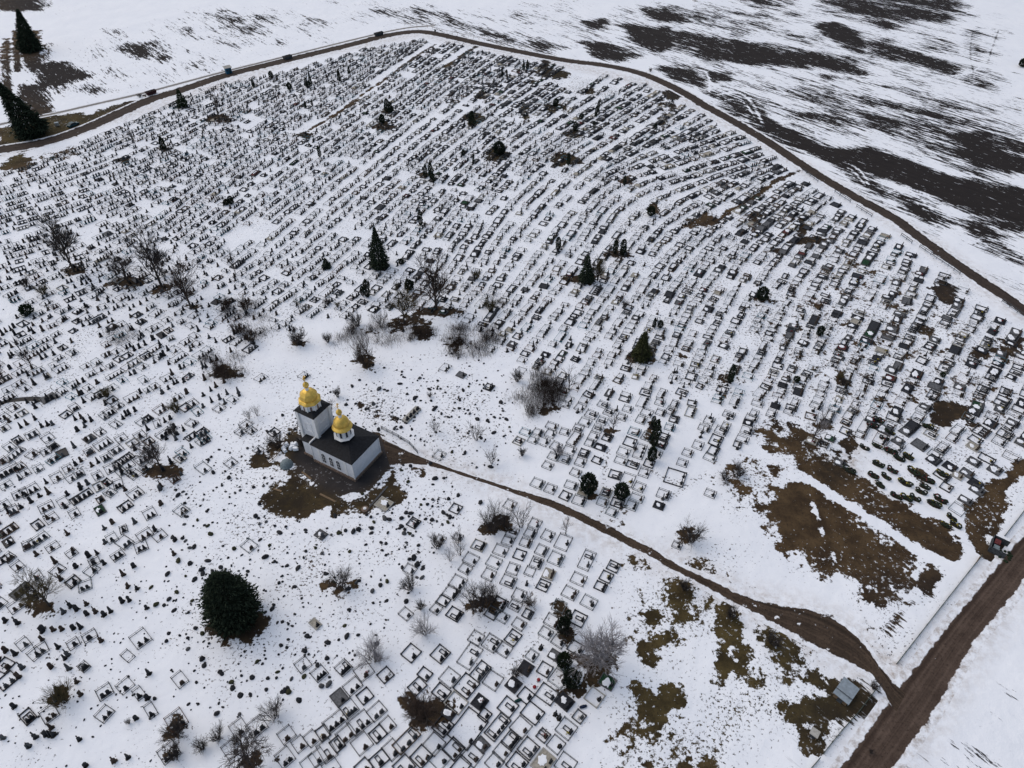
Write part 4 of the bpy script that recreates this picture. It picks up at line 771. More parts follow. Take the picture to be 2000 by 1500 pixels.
def inside(P, x, y):
    c = False; n = len(P); j = n - 1
    for i in range(n):
        if (P[i][1] > y) != (P[j][1] > y) and x < (P[j][0] - P[i][0]) * (y - P[i][1]) / (P[j][1] - P[i][1]) + P[i][0]: c = not c
        j = i
    return c
FAN = S('-25,345 0,338 60,320 130,294 230,240 350,195 437,164 560,140 720,94 820,78 860,83 1000,114 1170,144 1250,163 1340,208 1440,265 1540,333 1640,405 1750,468 1850,542 1950,622 2030,682 2060,760 2060,880 1990,888 1950,912 1905,965 1885,985 1850,965 1820,905 1770,892 1720,868 1660,850 1600,832 1560,812 1500,812 1440,880 1400,905 1345,900 1345,808 1105,808 1085,770 1040,722 1010,700 985,685 940,650 880,618 800,606 720,610 660,626 600,640 560,655 520,640 500,690 440,690 440,740 490,770 440,800 400,880 350,940 300,1010 200,1130 100,1200 -25,1215')
SPARSE = S('-20,1215 100,1200 200,1135 300,1015 345,1050 340,1200 300,1330 320,1500 -20,1500')
FANW, SPARSEW = WP(FAN), WP(SPARSE)
# places kept free: worn paths, gaps, big patches
FREE = [WP(S(p)) for p in ('577,272 650,230 712,185 775,140 850,90 845,83 770,130 705,178 640,222 570,264', '866,132 905,112 940,88 932,84 900,102 862,125', '1388,446 1425,418 1475,391 1515,361 1570,336 1562,326 1508,350 1470,379 1420,406 1385,434', '1345,432 1380,420 1400,436 1385,446 1340,446', '440,470 480,440 530,430 540,445 480,480 450,490', '650,440 700,425 690,460 655,470', '1825,555 1870,555 1870,590 1830,590', '1820,790 1880,785 1890,830 1820,830', '75,790 130,785 145,800 90,812', '150,455 200,440 190,480 165,485', '560,640 600,625 700,625 650,650', '0,580 12,575 15,640 0,650', '1100,125 1175,142 1120,180 1085,170', '1625,880 1680,860 1690,930 1620,930', '1480,820 1620,830 1600,860 1480,860', '470,250 500,225 515,230 480,262', '150,655 200,640 190,700 140,720')]

G = []                                            # every grave: dict(x, y, th, type, a, b, col, n)
def add_g(x, y, th, t, a, b, col, n, scol=None, **kw): G.append(dict(x=x, y=y, th=th, t=t, a=a, b=b, col=col, n=n, scol=scol or rnd.choice(('black', 'black', 'grey', 'black', 'brown')), **kw))
def pick(*pairs):
    q = rnd.uniform(0, sum(w for _, w in pairs))
    for v, w in pairs:
        q -= w
        if q <= 0: return v
    return pairs[0][0]
RAILS = (('grey', 48), ('black', 20), ('pale', 20), ('blue', 6), ('rusty', 8)); KERBS = (('grey', 45), ('black', 32), ('brown', 8), ('pale', 15)); SLABS = (('black', 44), ('grey', 34), ('green', 5), ('beige', 10), ('red', 3))
COLS = dict(r=RAILS, k=KERBS, s=SLABS)
q5 = lambda v, L: min(L, key=lambda c: abs(c - v))
AS, BS = (1.3, 1.7, 2.1, 2.5, 3.2, 4.0, 5.2), (1.7, 2.1, 2.5, 3.0, 3.9)

# read one by one from the photo: x, y [, type colour a b stones]
MAN = '''935,1066,kpale,2.2,2.4,2 920,1093,rgrey,2.1,2.4,1 909,1112,rgrey,1.9,2.1,1 894,1139,rgrey,2.4,2.5,2 882,1158,rgrey,2.1,2.4,2 866,1174,kgrey,1.8,2.1,1 852,1190,rgrey,1.9,1.9,1 793,1200,rgrey,1.8,2.1,1 996,987,rgrey,2.1,2.1,1 1001,1041,rgrey 992,1058,rgrey,1.9,2.1,1 978,1076,rgrey,2.1,2.4,1 965,1099,rpale,2.1,2.5,1 955,1123,rgrey 888,1200,kblack,2.2,2.4,2
1045,1024,rgrey,2.1,2.3,1 1036,1043,rgrey,1.9,2.3,2 1027,1061,rgrey,1.9,2.3,2 1015,1084,kblack,2.1,2.3,1 1002,1112,rgrey,2.1,2.1,1 993,1136,rgrey,2.1,2.4,2 976,1179,kblack,2.1,2.5,2 961,1198,kgrey,2.1,2.3,1 1070,1047,rgrey,2.1,2.3,1 1058,1076,rgrey,2.1,2.3,2 1048,1100,rgrey,2.1,2.3,2 1035,1117,rgrey,1.7,1.8,0 1029,1142,h 1014,1163,rgrey,2.0,2.1,1 1006,1184,rgrey,1.7,2.0,1 981,1206,rpale,1.8,2.1,1
1100,1060,rgrey,3.0,2.5,1 1086,1092,rpale,2.8,2.5,2 1072,1122,sbeige,2.1,2.3,2 1061,1144,kblack,2.0,2.1,1 1031,1200,kgrey,1.8,1.8,2 1146,1095,rgrey,4.2,2.2,2 1130,1132,rgrey,2.1,2.4,1 1113,1159,rgrey,2.1,2.4,2 1092,1185,rpale,2.0,2.0,0 1198,1107,kgrey,2.2,2.3,1 1184,1127,kgrey,2.0,2.2,1 1173,1146,kblack,1.9,2.2,2 1150,1177,rpale,2.2,2.4,1 1129,1209,kblack,2.4,2.5,1
1079,1214,rgrey,2.2,2.4,2 1066,1237,rpale,1.8,2.1,1 1091,1254,rgrey,1.7,2.2,1 1125,1266,kgrey,2.1,2.5,1 1057,1266,h 1084,1281,sgrey,1.9,2.2,2 1039,1281,rpale,1.7,1.8,1 1027,1306,sblack,2.1,2.3,1 1064,1308,kgrey,2.2,2.3,1 1106,1306,rpale,1.5,1.7,0 1091,1326,rpale,2.4,2.4,1 1068,1356,kgrey,2.5,2.8,1 1027,1359,kblack,2.2,2.3,1 1103,1371,sblack,2.3,2.7,2 1186,1332,sgreen,2.2,2.7,1 1161,1362,kpale,2.4,2.4,1 1040,1393,kblack,2.5,2.8,1 1014,1220,rgrey,1.9,2.0,1 1131,1400,kgrey,1.8,1.9,1
860,1278,kgrey,2.4,2.4,2 930,1247,rgrey,2.1,2.3,1 960,1257,rgrey,2.4,2.4,2 1002,1246,kblack,2.4,2.3,1 985,1270,rgrey,2.1,2.3,1 918,1282,rgrey,4.2,2.4,2 938,1312,kblack,3.0,2.3,3 878,1324,rgrey,2.5,2.5,1 830,1317,kblack,1.9,2.1,1 911,1340,kblack,3.2,3.0,2 963,1330,rgrey,2.5,2.4,1 862,1352,kblack,2.1,2.4,1 891,1373,kpale,2.4,2.8,1 815,1341,kgrey,2.4,2.3,1 937,1372,sblack,2.2,2.3,2 992,1381,kgrey,2.4,2.7,1 1003,1338,sblack,2.1,2.3,1 947,1397,kblack,1.7,1.8,1 877,1393,sblack,1.8,2.3,1 865,1419,kblack,2.4,2.5,2
914,1423,kblack,5.2,4.0,2 972,1420,kgrey,4.6,2.3,4 1017,1421,rgrey,2.4,2.4,1 998,1446,kgrey,2.4,2.2,3 941,1455,sgrey,1.9,2.1,1 1032,1462,kgrey,2.4,2.5,2 981,1468,rgrey,2.1,2.2,1 848,1454,rgrey,2.8,2.5,1 886,1463,kblack,2.5,2.4,2 823,1478,kblack,2.4,2.4,2 859,1482,rpale,2.8,2.5,1 923,1476,rgrey,2.4,2.4,1 1061,1489,sbeige,3.2,2.5,2 1106,1424,rgrey,2.4,2.5,1 1086,1455,rgrey,2.1,2.2,1 1061,1437,kgrey,1.9,1.9,1 1010,1492,kblack,2.5,2.5,2 966,1490,rgrey,2.1,2.1,1 900,1497,kblack,2.4,2.3,1 1085,1396,h 1093,1403,h 1105,1493,rgrey,2.4,2.4,1
592,1299,rgrey,2.1,2.1,1 624,1316,rgrey,2.1,2.3,3 671,1305,rgrey,2.1,2.1,3 711,1312,rgrey,2.5,2.4,1 753,1319,kblack,2.0,2.3,1 689,1341,rgrey,2.4,2.2,2 663,1363,sgrey,2.3,2.5,1 713,1360,kblack,2.3,2.3,1 682,1384,rgrey,2.3,2.5,3 736,1390,rgrey,2.4,2.3,2 654,1410,rgrey,3.4,2.3,3 703,1412,rgrey,3.2,2.4,3 631,1432,kgrey,1.7,2.0,1 676,1435,rgrey,2.4,2.2,2 758,1416,rgrey,1.8,2.1,1 738,1434,kblack,2.1,2.1,1 609,1443,rgrey,1.7,2.3,1 585,1454,rgrey,1.7,2.3,1 560,1436,rgrey,2.3,2.3,1 659,1454,kblack,1.8,2.3,1 639,1467,rgrey,2.1,2.8,1 707,1453,rgrey,2.5,2.4,1
794,1446,kbrown,4.0,2.2,3 766,1465,rgrey,2.0,2.4,1 621,1480,rgrey,2.0,2.1,1 557,1480,rgrey,2.3,2.4,2 605,1492,rpale,2.0,2.1,0 741,1484,kblack,2.5,2.3,1 803,1276,kblack,2.6,2.7,1 789,1497,kgrey,2.4,2.4,2 647,1498,rgrey,2.1,2.1,1 710,1499,kgrey,2.1,2.3,1
890,994,kgrey,2.1,2.3,1 808,1022,kblack,2.0,2.2,2 895,1050,rgrey,1.5,1.7,1 801,1113,rgrey,1.9,2.1,1 627,1045,sgrey,1.8,2.0,1 487,1067,rpale,2.2,2.4,1 616,1219,spale,1.5,2.0,1 750,985,spale,2.4,3.0,1 860,1055,rgrey,1.6,1.8,1 352,1328,rgrey,1.7,2.4,1 345,1408,rrusty,2.6,3.2,2 467,1423,rgrey,2.2,2.4,1 502,1420,rgrey,2.4,2.4,2 455,1462,rgrey,2.4,2.6,1 330,1470,rgrey,2.5,2.5,3 205,1395,rgrey,2.2,2.3,2 205,1352,rgrey,2.3,2.2,2 245,1340,rgrey,2.3,2.3,1 272,1355,rgrey,1.5,2.0,1 295,1388,rgrey,1.3,2.4,1 250,1282,rgrey,1.5,2.1,0 275,1248,rgrey,2.4,2.8,2 55,1400,kblack,1.9,2.5,2 97,1395,rgrey,2.3,2.7,2 46,1258,rgrey,1.7,2.0,1 69,1278,rgrey,1.9,2.0,1 82,1268,rgrey,1.9,2.0,1 144,1258,rgrey,1.9,1.9,1 176,1243,rgrey,2.0,1.9,1 165,1303,rgrey,1.5,1.7,2 10,1300,kblack,2.2,2.4,1 14,1330,kblack,2.4,2.4,2 113,1115,rgrey,2.1,2.0,1 35,1107,rgrey,1.9,2.2,1 143,1137,kblack,2.1,2.1,1 167,1145,rpale,2.2,2.2,2 142,1135,rgrey,1.7,1.4,1 180,1115,rpale,2.2,2.2,1 185,1098,rgrey,1.9,1.6,1 243,1060,rgrey,2.0,3.0,2 283,1045,rgrey,2.4,2.3,2 276,1068,rgrey,2.2,2.4,2 312,1047,rgrey,2.0,2.0,1 242,1035,rgrey,.9,1.3,1 265,965,rgrey,2.5,2.4,2 355,998,rpale,2.1,2.4,2 245,990,kblack,2.4,2.3,2 397,915,rpale,2.1,3.0,1 451,905,rgrey,2.1,2.0,1 505,880,rgrey,1.8,1.7,1 535,845,kblack,2.2,2.2,1 480,830,rgrey,2.3,2.3,1 470,845,rgrey,1.9,2.2,1 492,842,rgrey,1.7,1.8,1 455,782,rpale,1.8,2.0,1 510,740,rgrey,2.4,2.2,2 594,736,rgrey,2.1,2.2,3 610,848,rgrey,1.8,1.8,1
870,720,rgrey,2.4,2.2,2 901,733,sgrey,1.6,2.2,1 955,757,kblack,2.1,2.1,2 958,683,rpale,2.4,2.5,2 1020,705,rgrey,1.9,2.0,1 1018,725,rgrey,1.9,2.0,0 785,645,rgrey,1.9,2.0,1 858,890,rpale,2.2,2.0,1 1100,765,kpale,2.4,2.6,1 1055,750,rgrey
1387,965,rgrey,1.8,2.0,1 1295,975,h 1322,1066,rgrey,1.5,1.8,1 1640,905,sgrey,1.8,2.3,1 1621,857,sgreen,1.8,2.2,1 1608,868,kgrey,1.8,2.2,1 1585,862,sbeige,1.8,2.3,1 1870,995,rpale,2.4,2.6,0 1885,978,sgrey,1.9,2.6,1 1908,958,sgrey,2.0,2.6,1 1848,952,kblack,2.1,2.3,1 1870,930,spale,1.8,2.0,1 1888,925,sgrey,2.2,2.4,1 1855,912,sblack,2.2,2.4,1 1905,945,sblack,2.0,2.6,1 1943,918,sgrey,2.4,2.4,1 1902,903,sgrey,2.3,2.4,2'''
R6 = '''155,260 290,260 445,190 430,275 590,255 235,345 75,355,kpale 345,360 490,415 640,460 460,530 590,560 400,630 285,830 430,890 700,330,rgrey,4.0,2.3,4 740,215 815,145 885,60 870,380 910,305 955,220 1005,130 805,490,kgrey 765,590 710,710 660,850 595,965,kgrey 750,1020 950,570,kblack 990,425,sblack 1065,315,kgrey,2.1,2.2,2 1080,30 1225,90 800,920,spale 1215,575,rpale 1245,475 1315,365,kblack,2.5,2.5,1 1365,255 1440,120,rpale 1290,0 1150,730,kblack 1345,620,kblack 1425,470,rgrey,4.0,2.3,3 1505,310 1590,200,kblack 1290,790,rgrey,3.2,2.5,1 1225,930,kblack 1050,930,kpale,2.1,2.3,2 1010,1040 1115,1150 1175,1045,kblack 1335,1075 1395,990,rpale 1420,870 1475,710 1530,605,kblack 1605,490,rpale 1660,390,kgrey 1700,310,kgrey 1760,205 1810,110,kblack 1660,40 1505,40 1820,760,kblack,4.0,3.9,2 1690,950 1640,1075,sblack 1900,600 1960,490'''
def manual(txt, fx, fy):
    for q in txt.split():
        s_ = q.split(','); x, y = fx(float(s_[0])), fy(float(s_[1])); w = W(x, y); t = s_[2] if len(s_) > 2 else 'r'
        th = ang(*w) + rnd.gauss(0, R(2.0))
        if x < 345 and y > 930: th += rnd.gauss(0, R(9))
        if t == 'h': add_g(*w, th, 'h', .6, .2, 'soil', 1); continue
        col = t[1:] or pick(*RAILS)
        if t == 'spale': col = 'beige'
        if len(s_) > 3: a, b, n = float(s_[3]), float(s_[4]), int(s_[5])
        else: a, b, n = rnd.choice((1.7, 2.1, 2.1)), rnd.choice((2.1, 2.1, 2.5)), rnd.choice((1, 1, 2))
        add_g(*w, th, t[0], q5(a, AS), q5(b, BS), col, n, man=1)
manual(MAN, lambda x: x, lambda y: y); manual(R6, lambda x: 1000 + x / 5.714, lambda y: 800 + y / 5.714)
MANP = np.array([(g['x'], g['y'], max(g['a'], g['b'])) for g in G])

# rows: evenly spaced lines that follow the lie of the rows over the ground
CELL = 3.0; occ = {}
def near(x, y, dmin, own):
    i, j = int(x // CELL), int(y // CELL); best = 9e9
    for a in (-2, -1, 0, 1, 2):
        for b in (-2, -1, 0, 1, 2):
            for (u, v, k) in occ.get((i + a, j + b), ()):
                if k != own:
                    d = (u - x) ** 2 + (v - y) ** 2
                    if d < best: best = d
    return best < dmin * dmin
def trace(x0, y0, own, dsep):
    out = []
    for sgn in (1, -1):
        x, y = x0, y0; seg = []
        for _ in range(900):
            if not inside(FANW, x, y) or near(x, y, dsep * .80, own): break
            seg.append((x, y)); th = ang(x, y); mx, my = x + .3 * sgn * math.cos(th), y + .3 * sgn * math.sin(th); th = ang(mx, my)
            x += .6 * sgn * math.cos(th); y += .6 * sgn * math.sin(th)
        out.append(seg)
    return out[1][::-1] + out[0][1:]
rows = []
queue = [W(1000, 400)]
seeds_extra = [W(x, y) for x in range(0, 2001, 60) for y in range(100, 1200, 40)]
PITCHES = (3.4, 3.45, 3.4, 3.45, 4.3)
while True:
    if not queue:
        while seeds_extra:
            s0 = seeds_extra.pop()
            if inside(FANW, *s0) and not near(*s0, 3.3, -1): queue.append(s0); break
        if not queue: break
    p = queue.pop(0)
    if not inside(FANW, *p) or near(*p, 3.15, -1): continue
    k = len(rows); ln = trace(p[0], p[1], k, 3.4)
    if len(ln) < 8: continue
    rows.append(ln)
    for (x, y) in ln: occ.setdefault((int(x // CELL), int(y // CELL)), []).append((x, y, k))
    pr_, pl_ = rnd.choice(PITCHES), rnd.choice(PITCHES)
    for i in range(4, len(ln), 25):
        x, y = ln[i]; th = ang(x, y)
        queue += [(x + math.sin(th) * pr_, y - math.cos(th) * pr_), (x - math.sin(th) * pl_, y + math.cos(th) * pl_)]
LEFT = WP(S('-30,520 60,500 330,470 450,520 560,600 600,640 560,680 500,760 430,900 300,1030 200,1140 90,1210 -30,1220'))
TOPR = WP(S('860,80 1250,160 1440,262 1640,402 1850,540 2060,690 2060,900 1900,980 1700,870 1740,760 1640,600 1500,480 1330,380 1200,300 1000,220 860,160 760,110'))
for ln in rows:
    d = rnd.uniform(0, 1.5); i = 0.0; n = len(ln)
    while True:
        # one grave after another along the row
        k = int(i)
        if k >= n - 1: break
        x, y = ln[k]; L = inside(LEFT, x, y); T = inside(TOPR, x, y)
        pxy = to_px(x, y)
        lone = .50 if L else (.03 if T else (.22 if pxy[0] < 620 else .12))
        gap = .06 if L else .06
        th = math.atan2(ln[min(k + 2, n - 1)][1] - ln[max(k - 2, 0)][1], ln[min(k + 2, n - 1)][0] - ln[max(k - 2, 0)][0]) + rnd.gauss(0, R(6 if L else 3.2))
        if rnd.random() < gap: i += rnd.uniform(2.0, 5.0) / .6; continue
        isl = rnd.random() < lone
        if isl: a, b = rnd.choice((1.0, 1.2)), .6
        else: a, b = (pick((1.7, 18), (2.1, 38), (2.5, 24), (3.2, 15), (4.0, 5)), pick((2.1, 20), (2.5, 58), (3.0, 22))) if T else (pick((1.3, 8), (1.7, 38), (2.1, 30), (2.5, 12), (3.2, 9), (4.0, 3)), pick((1.7, 15), (2.1, 55), (2.5, 30)))
        j = min(k + int(a / 2 / .6), n - 1); x, y = ln[j]
        x += rnd.gauss(0, .20 + .22 * L); y += rnd.gauss(0, .20 + .22 * L)
        i += (a + (rnd.choice((.12, .2, .3, .4, .8)) if not isl else rnd.uniform(.1, .6))) / .6
        if any(inside(P, x, y) for P in FREE) or (np.hypot(MANP[:, 0] - x, MANP[:, 1] - y) < MANP[:, 2] * .5 + a * .55).any(): continue
        if isl: add_g(x, y, th, 'h', a, b, 'soil', 1)
        else:
            t = pick(('r', 24), ('k', 34), ('s', 42)) if T else (pick(('r', 80), ('k', 16), ('s', 4)) if L or pxy[0] < 700 else pick(('r', 60), ('k', 28), ('s', 12)))
            add_g(x, y, th, t, a, b, pick(*COLS[t]), (1 if a < 1.6 else rnd.choice((1, 1, 2))) if a < 2.3 else (2 if a < 2.7 else 3 if a < 3.5 else 4))
# lone stones strewn over the lower left
g9 = np.random.default_rng(5); cnt = 0
lo, hi = SPARSEW.min(0), SPARSEW.max(0)
while cnt < 62:
    x, y = g9.uniform(lo, hi)
    if not inside(SPARSEW, x, y): continue
    px_ = to_px(x, y)
    if g9.random() > np.clip((420 - px_[0]) / 300, .35, 1): continue
    if (np.hypot(MANP[:, 0] - x, MANP[:, 1] - y) < 1.6).any(): continue
    add_g(x, y, ang(x, y) + g9.normal(0, .25), 'h', g9.uniform(1.0, 1.5), .6, 'soil', 1); cnt += 1

# ---- meshes
def stone_profile(v, w=.52, h=1.08):
    if v == 0: return [(-w / 2, 0), (w / 2, 0), (w / 2, h * .8), (w * .3, h * .96), (0, h), (-w * .3, h * .96), (-w / 2, h * .8)]
    if v == 1: return [(-w / 2, 0), (w / 2, 0), (w / 2, h), (-w / 2, h * .84)]
    if v == 2: return [(-w * .6, 0), (w * .6, 0), (w * .42, h * .55), (w * .2, h * 1.12), (-w * .2, h * 1.12), (-w * .42, h * .55)]
    if v == 3: return [(-w / 2, 0), (w / 2, 0), (w / 2, h * .66), (w * .16, h * .76), (w * .16, h * 1.2), (-w * .16, h * 1.2), (-w * .16, h * .76), (-w / 2, h * .66)]
    return [(-w * .62, 0), (w * .62, 0), (w * .62, h * .7), (w * .2, h * .92), (-w * .45, h * .8), (-w * .62, h * .6)]
CACHE = {}
def cached(key, fn):
    if key not in CACHE: CACHE[key] = fn()
    return CACHE[key]
def m_stone(v, col):
    def f():
        b = MB(); b.prism(stone_profile(v), -.08, .09); b.box((0, 0, .07), (.74, .36, .16)); return b.mesh('headstone', M['stone_' + col])
    return cached(('st', v, col), f)
def m_soil(v):
    def f():
        g = np.random.default_rng(100 + v); n = 13; P = [(0, .12, .13)]
        for k in range(n):
            q = 2 * math.pi * k / n; r = g.uniform(.72, 1.2); P.append((r * .40 * math.cos(q), r * .36 * math.sin(q) + .06, .10))
        for k in range(n):
            q = 2 * math.pi * k / n; P.append((P[1 + k][0] * 1.12, (P[1 + k][1] - .08) * 1.12 + .08, -.03))
        F = [(0, 1 + k, 1 + (k + 1) % n) for k in range(n)] + [(1 + k, 1 + n + k, 1 + n + (k + 1) % n, 1 + (k + 1) % n) for k in range(n)]
        return mesh('bare_soil', P, F, M['soil'])
    return cached(('so', v), f)
def m_rail(a, b, col):
    def f():
        m = MB(); m.ring(a, b, .05, .42, .47)
        for sx in (-1, 1):
            for sy in (-1, 1): m.box((sx * (a / 2 - .035), sy * (b / 2 - .035), .26), (.1, .1, .56))
        for k in range(1, int(a / 1.05)):
            for sy in (-1, 1): m.box((-a / 2 + a * k / int(a / 1.05), sy * (b / 2 - .035), .2), (.05, .05, .42))
        for sx in (-1, 1): m.box((sx * (a / 2 - .035), 0, .2), (.05, .05, .42))
        return m.mesh('railing', M['rail_' + col])
    return cached(('ra', a, b, col), f)
def m_base(a, b):
    def f(): m = MB(); m.ring(a + .04, b + .04, .06, -.03, .07); return m.mesh('base_kerb', M['kerb_grey'])
    return cached(('ba', a, b), f)
def m_kerb(a, b, col):
    def f():
        m = MB(); m.ring(a, b, .12, -.03, .24)
        for sx in (-1, 1):
            for sy in (-1, 1): m.box((sx * (a / 2 - .1), sy * (b / 2 - .1), .17), (.2, .2, .36))
        return m.mesh('kerb', M['kerb_' + col])
    return cached(('ke', a, b, col), f)
def m_slab(a, b, col):
    def f(): m = MB(); m.box((0, 0, .10), (a - .3, b - .3, .18)); return m.mesh('slab', M['slab_' + col])
    return cached(('sl', a, b, col), f)
def m_skirt(a, b, col):
    def f(): m = MB(); m.ring(a, b, .16, -.03, .26); return m.mesh('border', M['kerb_' + ('pale' if col in ('beige',) else 'grey' if col in ('grey', 'green') else 'black')])
    return cached(('sk', a, b, col), f)
def m_patch(a, b, v):
    def f():
        g = np.random.default_rng(300 + v); n = 16; P = []
        w, d = a * g.uniform(.18, .40), b * g.uniform(.16, .34)
        R_ = [g.uniform(.62, 1.15) for _ in range(n)]
        for z, k_ in ((.18, 1.06), (.235, 1.0), (.26, .7)):
            for k in range(n): q = 2 * math.pi * k / n; P.append((w * R_[k] * k_ * math.cos(q), d * R_[k] * k_ * math.sin(q), z))
        F = [(r * n + k, r * n + (k + 1) % n, (r + 1) * n + (k + 1) % n, (r + 1) * n + k) for r in (0, 1) for k in range(n)] + [tuple(2 * n + k for k in range(n))]
        return mesh('snow_patch', P, F, M['snow'])
    return cached(('sp', a, b, v), f)
def m_bed(n_):
    def f(): m = MB(); m.ring(.62, 1.15, .09, -.03, .2); return m.mesh('flower_bed', M['kerb_black'])
    return cached(('fb', n_), f)
def m_flowers(v):
    def f():
        g = np.random.default_rng(500 + v); m = MB()
        for k in range(9): m.box((g.normal(0, .17), g.normal(0, .13), .16 + g.uniform(0, .12)), (.16, .14, .12), rz=g.uniform(0, 3), m=int(g.integers(0, 2)), taper=.6)
        return m.mesh('flowers', [M['wreath_green'], M[('flower_red', 'flower_yellow', 'flower_white')[v % 3]]])
    return cached(('fl', v), f)

NUM = ['no', 'one', 'two', 'three', 'four']
def grave_look(g):
    t, n = g['t'], g['n']
    if t == 'h': return f"lone {dict(black='black', grey='grey', brown='brown')[g['scol']]} {('round topped', 'slant topped', 'tapering', 'cross topped', 'broad')[g['sv']]} headstone"
    size = 'small' if g['a'] * g['b'] < 3.3 else 'wide' if g['a'] > 2.9 else 'large' if g['a'] * g['b'] > 5.6 else ''
    st = 'empty' if n == 0 else NUM[n] + ' ' + g['scol'] + (' stone' if n == 1 else ' stones')
    nm = dict(r='railed grave', k='kerbed grave', s='slab grave')[t]
    return ' '.join(q for q in (size, g['col'], nm, ('with ' + st) if n else 'without stone') if q)
for i, g in enumerate(G):
    g['sv'] = rnd.choice((0, 0, 1, 2, 2, 2, 3, 4) if g['t'] != 'h' else (0, 1, 2, 2, 2, 3, 4)); g['size'] = rnd.uniform(.85, 1.15) * (1.1 if g['t'] == 'h' else 1.0)
    px_, py_ = to_px(g['x'], g['y']); g['area'] = (1 / mpp(py_)) if -20 < px_ < 2020 and py_ < 1515 else 0
    if g['t'] == 'r' and g['col'] not in ('grey', 'black', 'pale', 'blue', 'rusty'): g['col'] = 'grey'
def stone_places(g):
    a, b, n = g['a'], g['b'], g['n']
    return [((k + .5) / n * (a - .5) - (a - .5) / 2 + (.18 * math.sin(g['x'] * 7) if n == 1 else 0), -b / 2 + .42) for k in range(n)]
KIND = dict(r=('railed_grave', 'railed graves'), k=('kerbed_grave', 'kerbed graves'), s=('slab_grave', 'graves under flat slabs'), h=('headstone', 'lone headstones in the snow'))
REST = {k: [] for k in KIND}
for t in KIND:
    L = sorted((g for g in G if g['t'] == t and g['area'] > 0), key=lambda g: -g['area'])
    for idx, g in enumerate(L):
        look = grave_look(g)
        if idx >= 298: REST[t].append(g); EXTRA.setdefault(look, []).append(np.array((g['x'], g['y']))); continue
        o = obj(KIND[t][0], None, loc=(g['x'], g['y'], 0), rotz=g['th']); h = hash((round(g['x'], 2), round(g['y'], 2)))
        r1 = random.Random(int(g['x'] * 100) * 7919 + int(g['y'] * 100))
        if t == 'h':
            s1 = obj('stone', m_stone(g['sv'], g['scol']), o); s1.scale = (g['size'] * .9, 1, g['size'] * r1.uniform(1.05, 1.45))
            if g['scol'] == 'grey': pass
            s2 = obj('bare_soil', m_soil(r1.randrange(6)), o); s2.scale = (r1.uniform(.8, 1.15),) * 2 + (1,); s2.rotation_euler = (0, 0, r1.uniform(-.5, .5))
        else:
            a, b = g['a'], g['b']
            if t == 'r': obj('railing', m_rail(a, b, g['col']), o); obj('base_kerb', m_base(a, b), o)
            if t == 'k': obj('kerb', m_kerb(a, b, g['col']), o)
            if t == 's':
                obj('border', m_skirt(a, b, g['col']), o); obj('slab', m_slab(a, b, g['col']), o)
                for _ in range(r1.choice((0, 1, 1, 2))): p = obj('snow_patch', m_patch(q5(a, AS), q5(b, BS), r1.randrange(5)), o, loc=(r1.uniform(-.18, .18) * a, r1.uniform(-.05, .25) * b, 0)); p.rotation_euler = (0, 0, r1.uniform(0, .4))
            for (x, y) in stone_places(g):
                s1 = obj('headstone', m_stone(g['sv'], g['scol']), o, loc=(x, y, .16 if t == 's' else 0)); s1.scale = (g['size'], 1, g['size'])
                if t != 's': s2 = obj('bare_soil', m_soil(r1.randrange(6)), o, loc=(x, y + .05, 0)); s2.scale = (.8 * r1.uniform(.7, 1.05), .72 * r1.uniform(.8, 1.3), 1)
                if (t == 'k' and r1.random() < .45) or (t == 'r' and r1.random() < .12): obj('flower_bed', m_bed(0), o, loc=(x, y + .78, 0))
            if r1.random() < (.22 if t != 'r' else .10) and g['n']: obj('flowers', m_flowers(r1.randrange(6)), o, loc=(r1.uniform(-.3, .3) * a, -b / 2 + .75, .1))
        later(o, look, (g['x'], g['y']), 'headstone' if t == 'h' else 'grave', KIND[t][1])

# ---- the farther graves of each kind, as one mass per kind
class Soup:
    def __init__(s): s.V, s.Q, s.M, s.n = [], [], [], 0
    def add(s, P, q, m):
        s.V.append(P); s.Q.append(np.asarray(q) + s.n); s.M += [m] * len(q); s.n += len(P)
BOXQ = [(3, 2, 1, 0), (4, 5, 6, 7), (0, 1, 5, 4), (1, 2, 6, 5), (2, 3, 7, 6), (3, 0, 4, 7)]
RINGQ = MB().ring(1, 1, .1, 0, 1).F
def boxv(cx_, cy_, z0, z1, w, d, tw_=1.0, td=1.0): return np.array([(cx_ - w / 2, cy_ - d / 2, z0), (cx_ + w / 2, cy_ - d / 2, z0), (cx_ + w / 2, cy_ + d / 2, z0), (cx_ - w / 2, cy_ + d / 2, z0), (cx_ - w / 2 * tw_, cy_ - d / 2 * td, z1), (cx_ + w / 2 * tw_, cy_ - d / 2 * td, z1), (cx_ + w / 2 * tw_, cy_ + d / 2 * td, z1), (cx_ - w / 2 * tw_, cy_ + d / 2 * td, z1)])
def place(P, g):
    c_, s_ = math.cos(g['th']), math.sin(g['th']); P = np.asarray(P, float)
    return np.stack([g['x'] + P[:, 0] * c_ - P[:, 1] * s_, g['y'] + P[:, 0] * s_ + P[:, 1] * c_, P[:, 2]], 1)
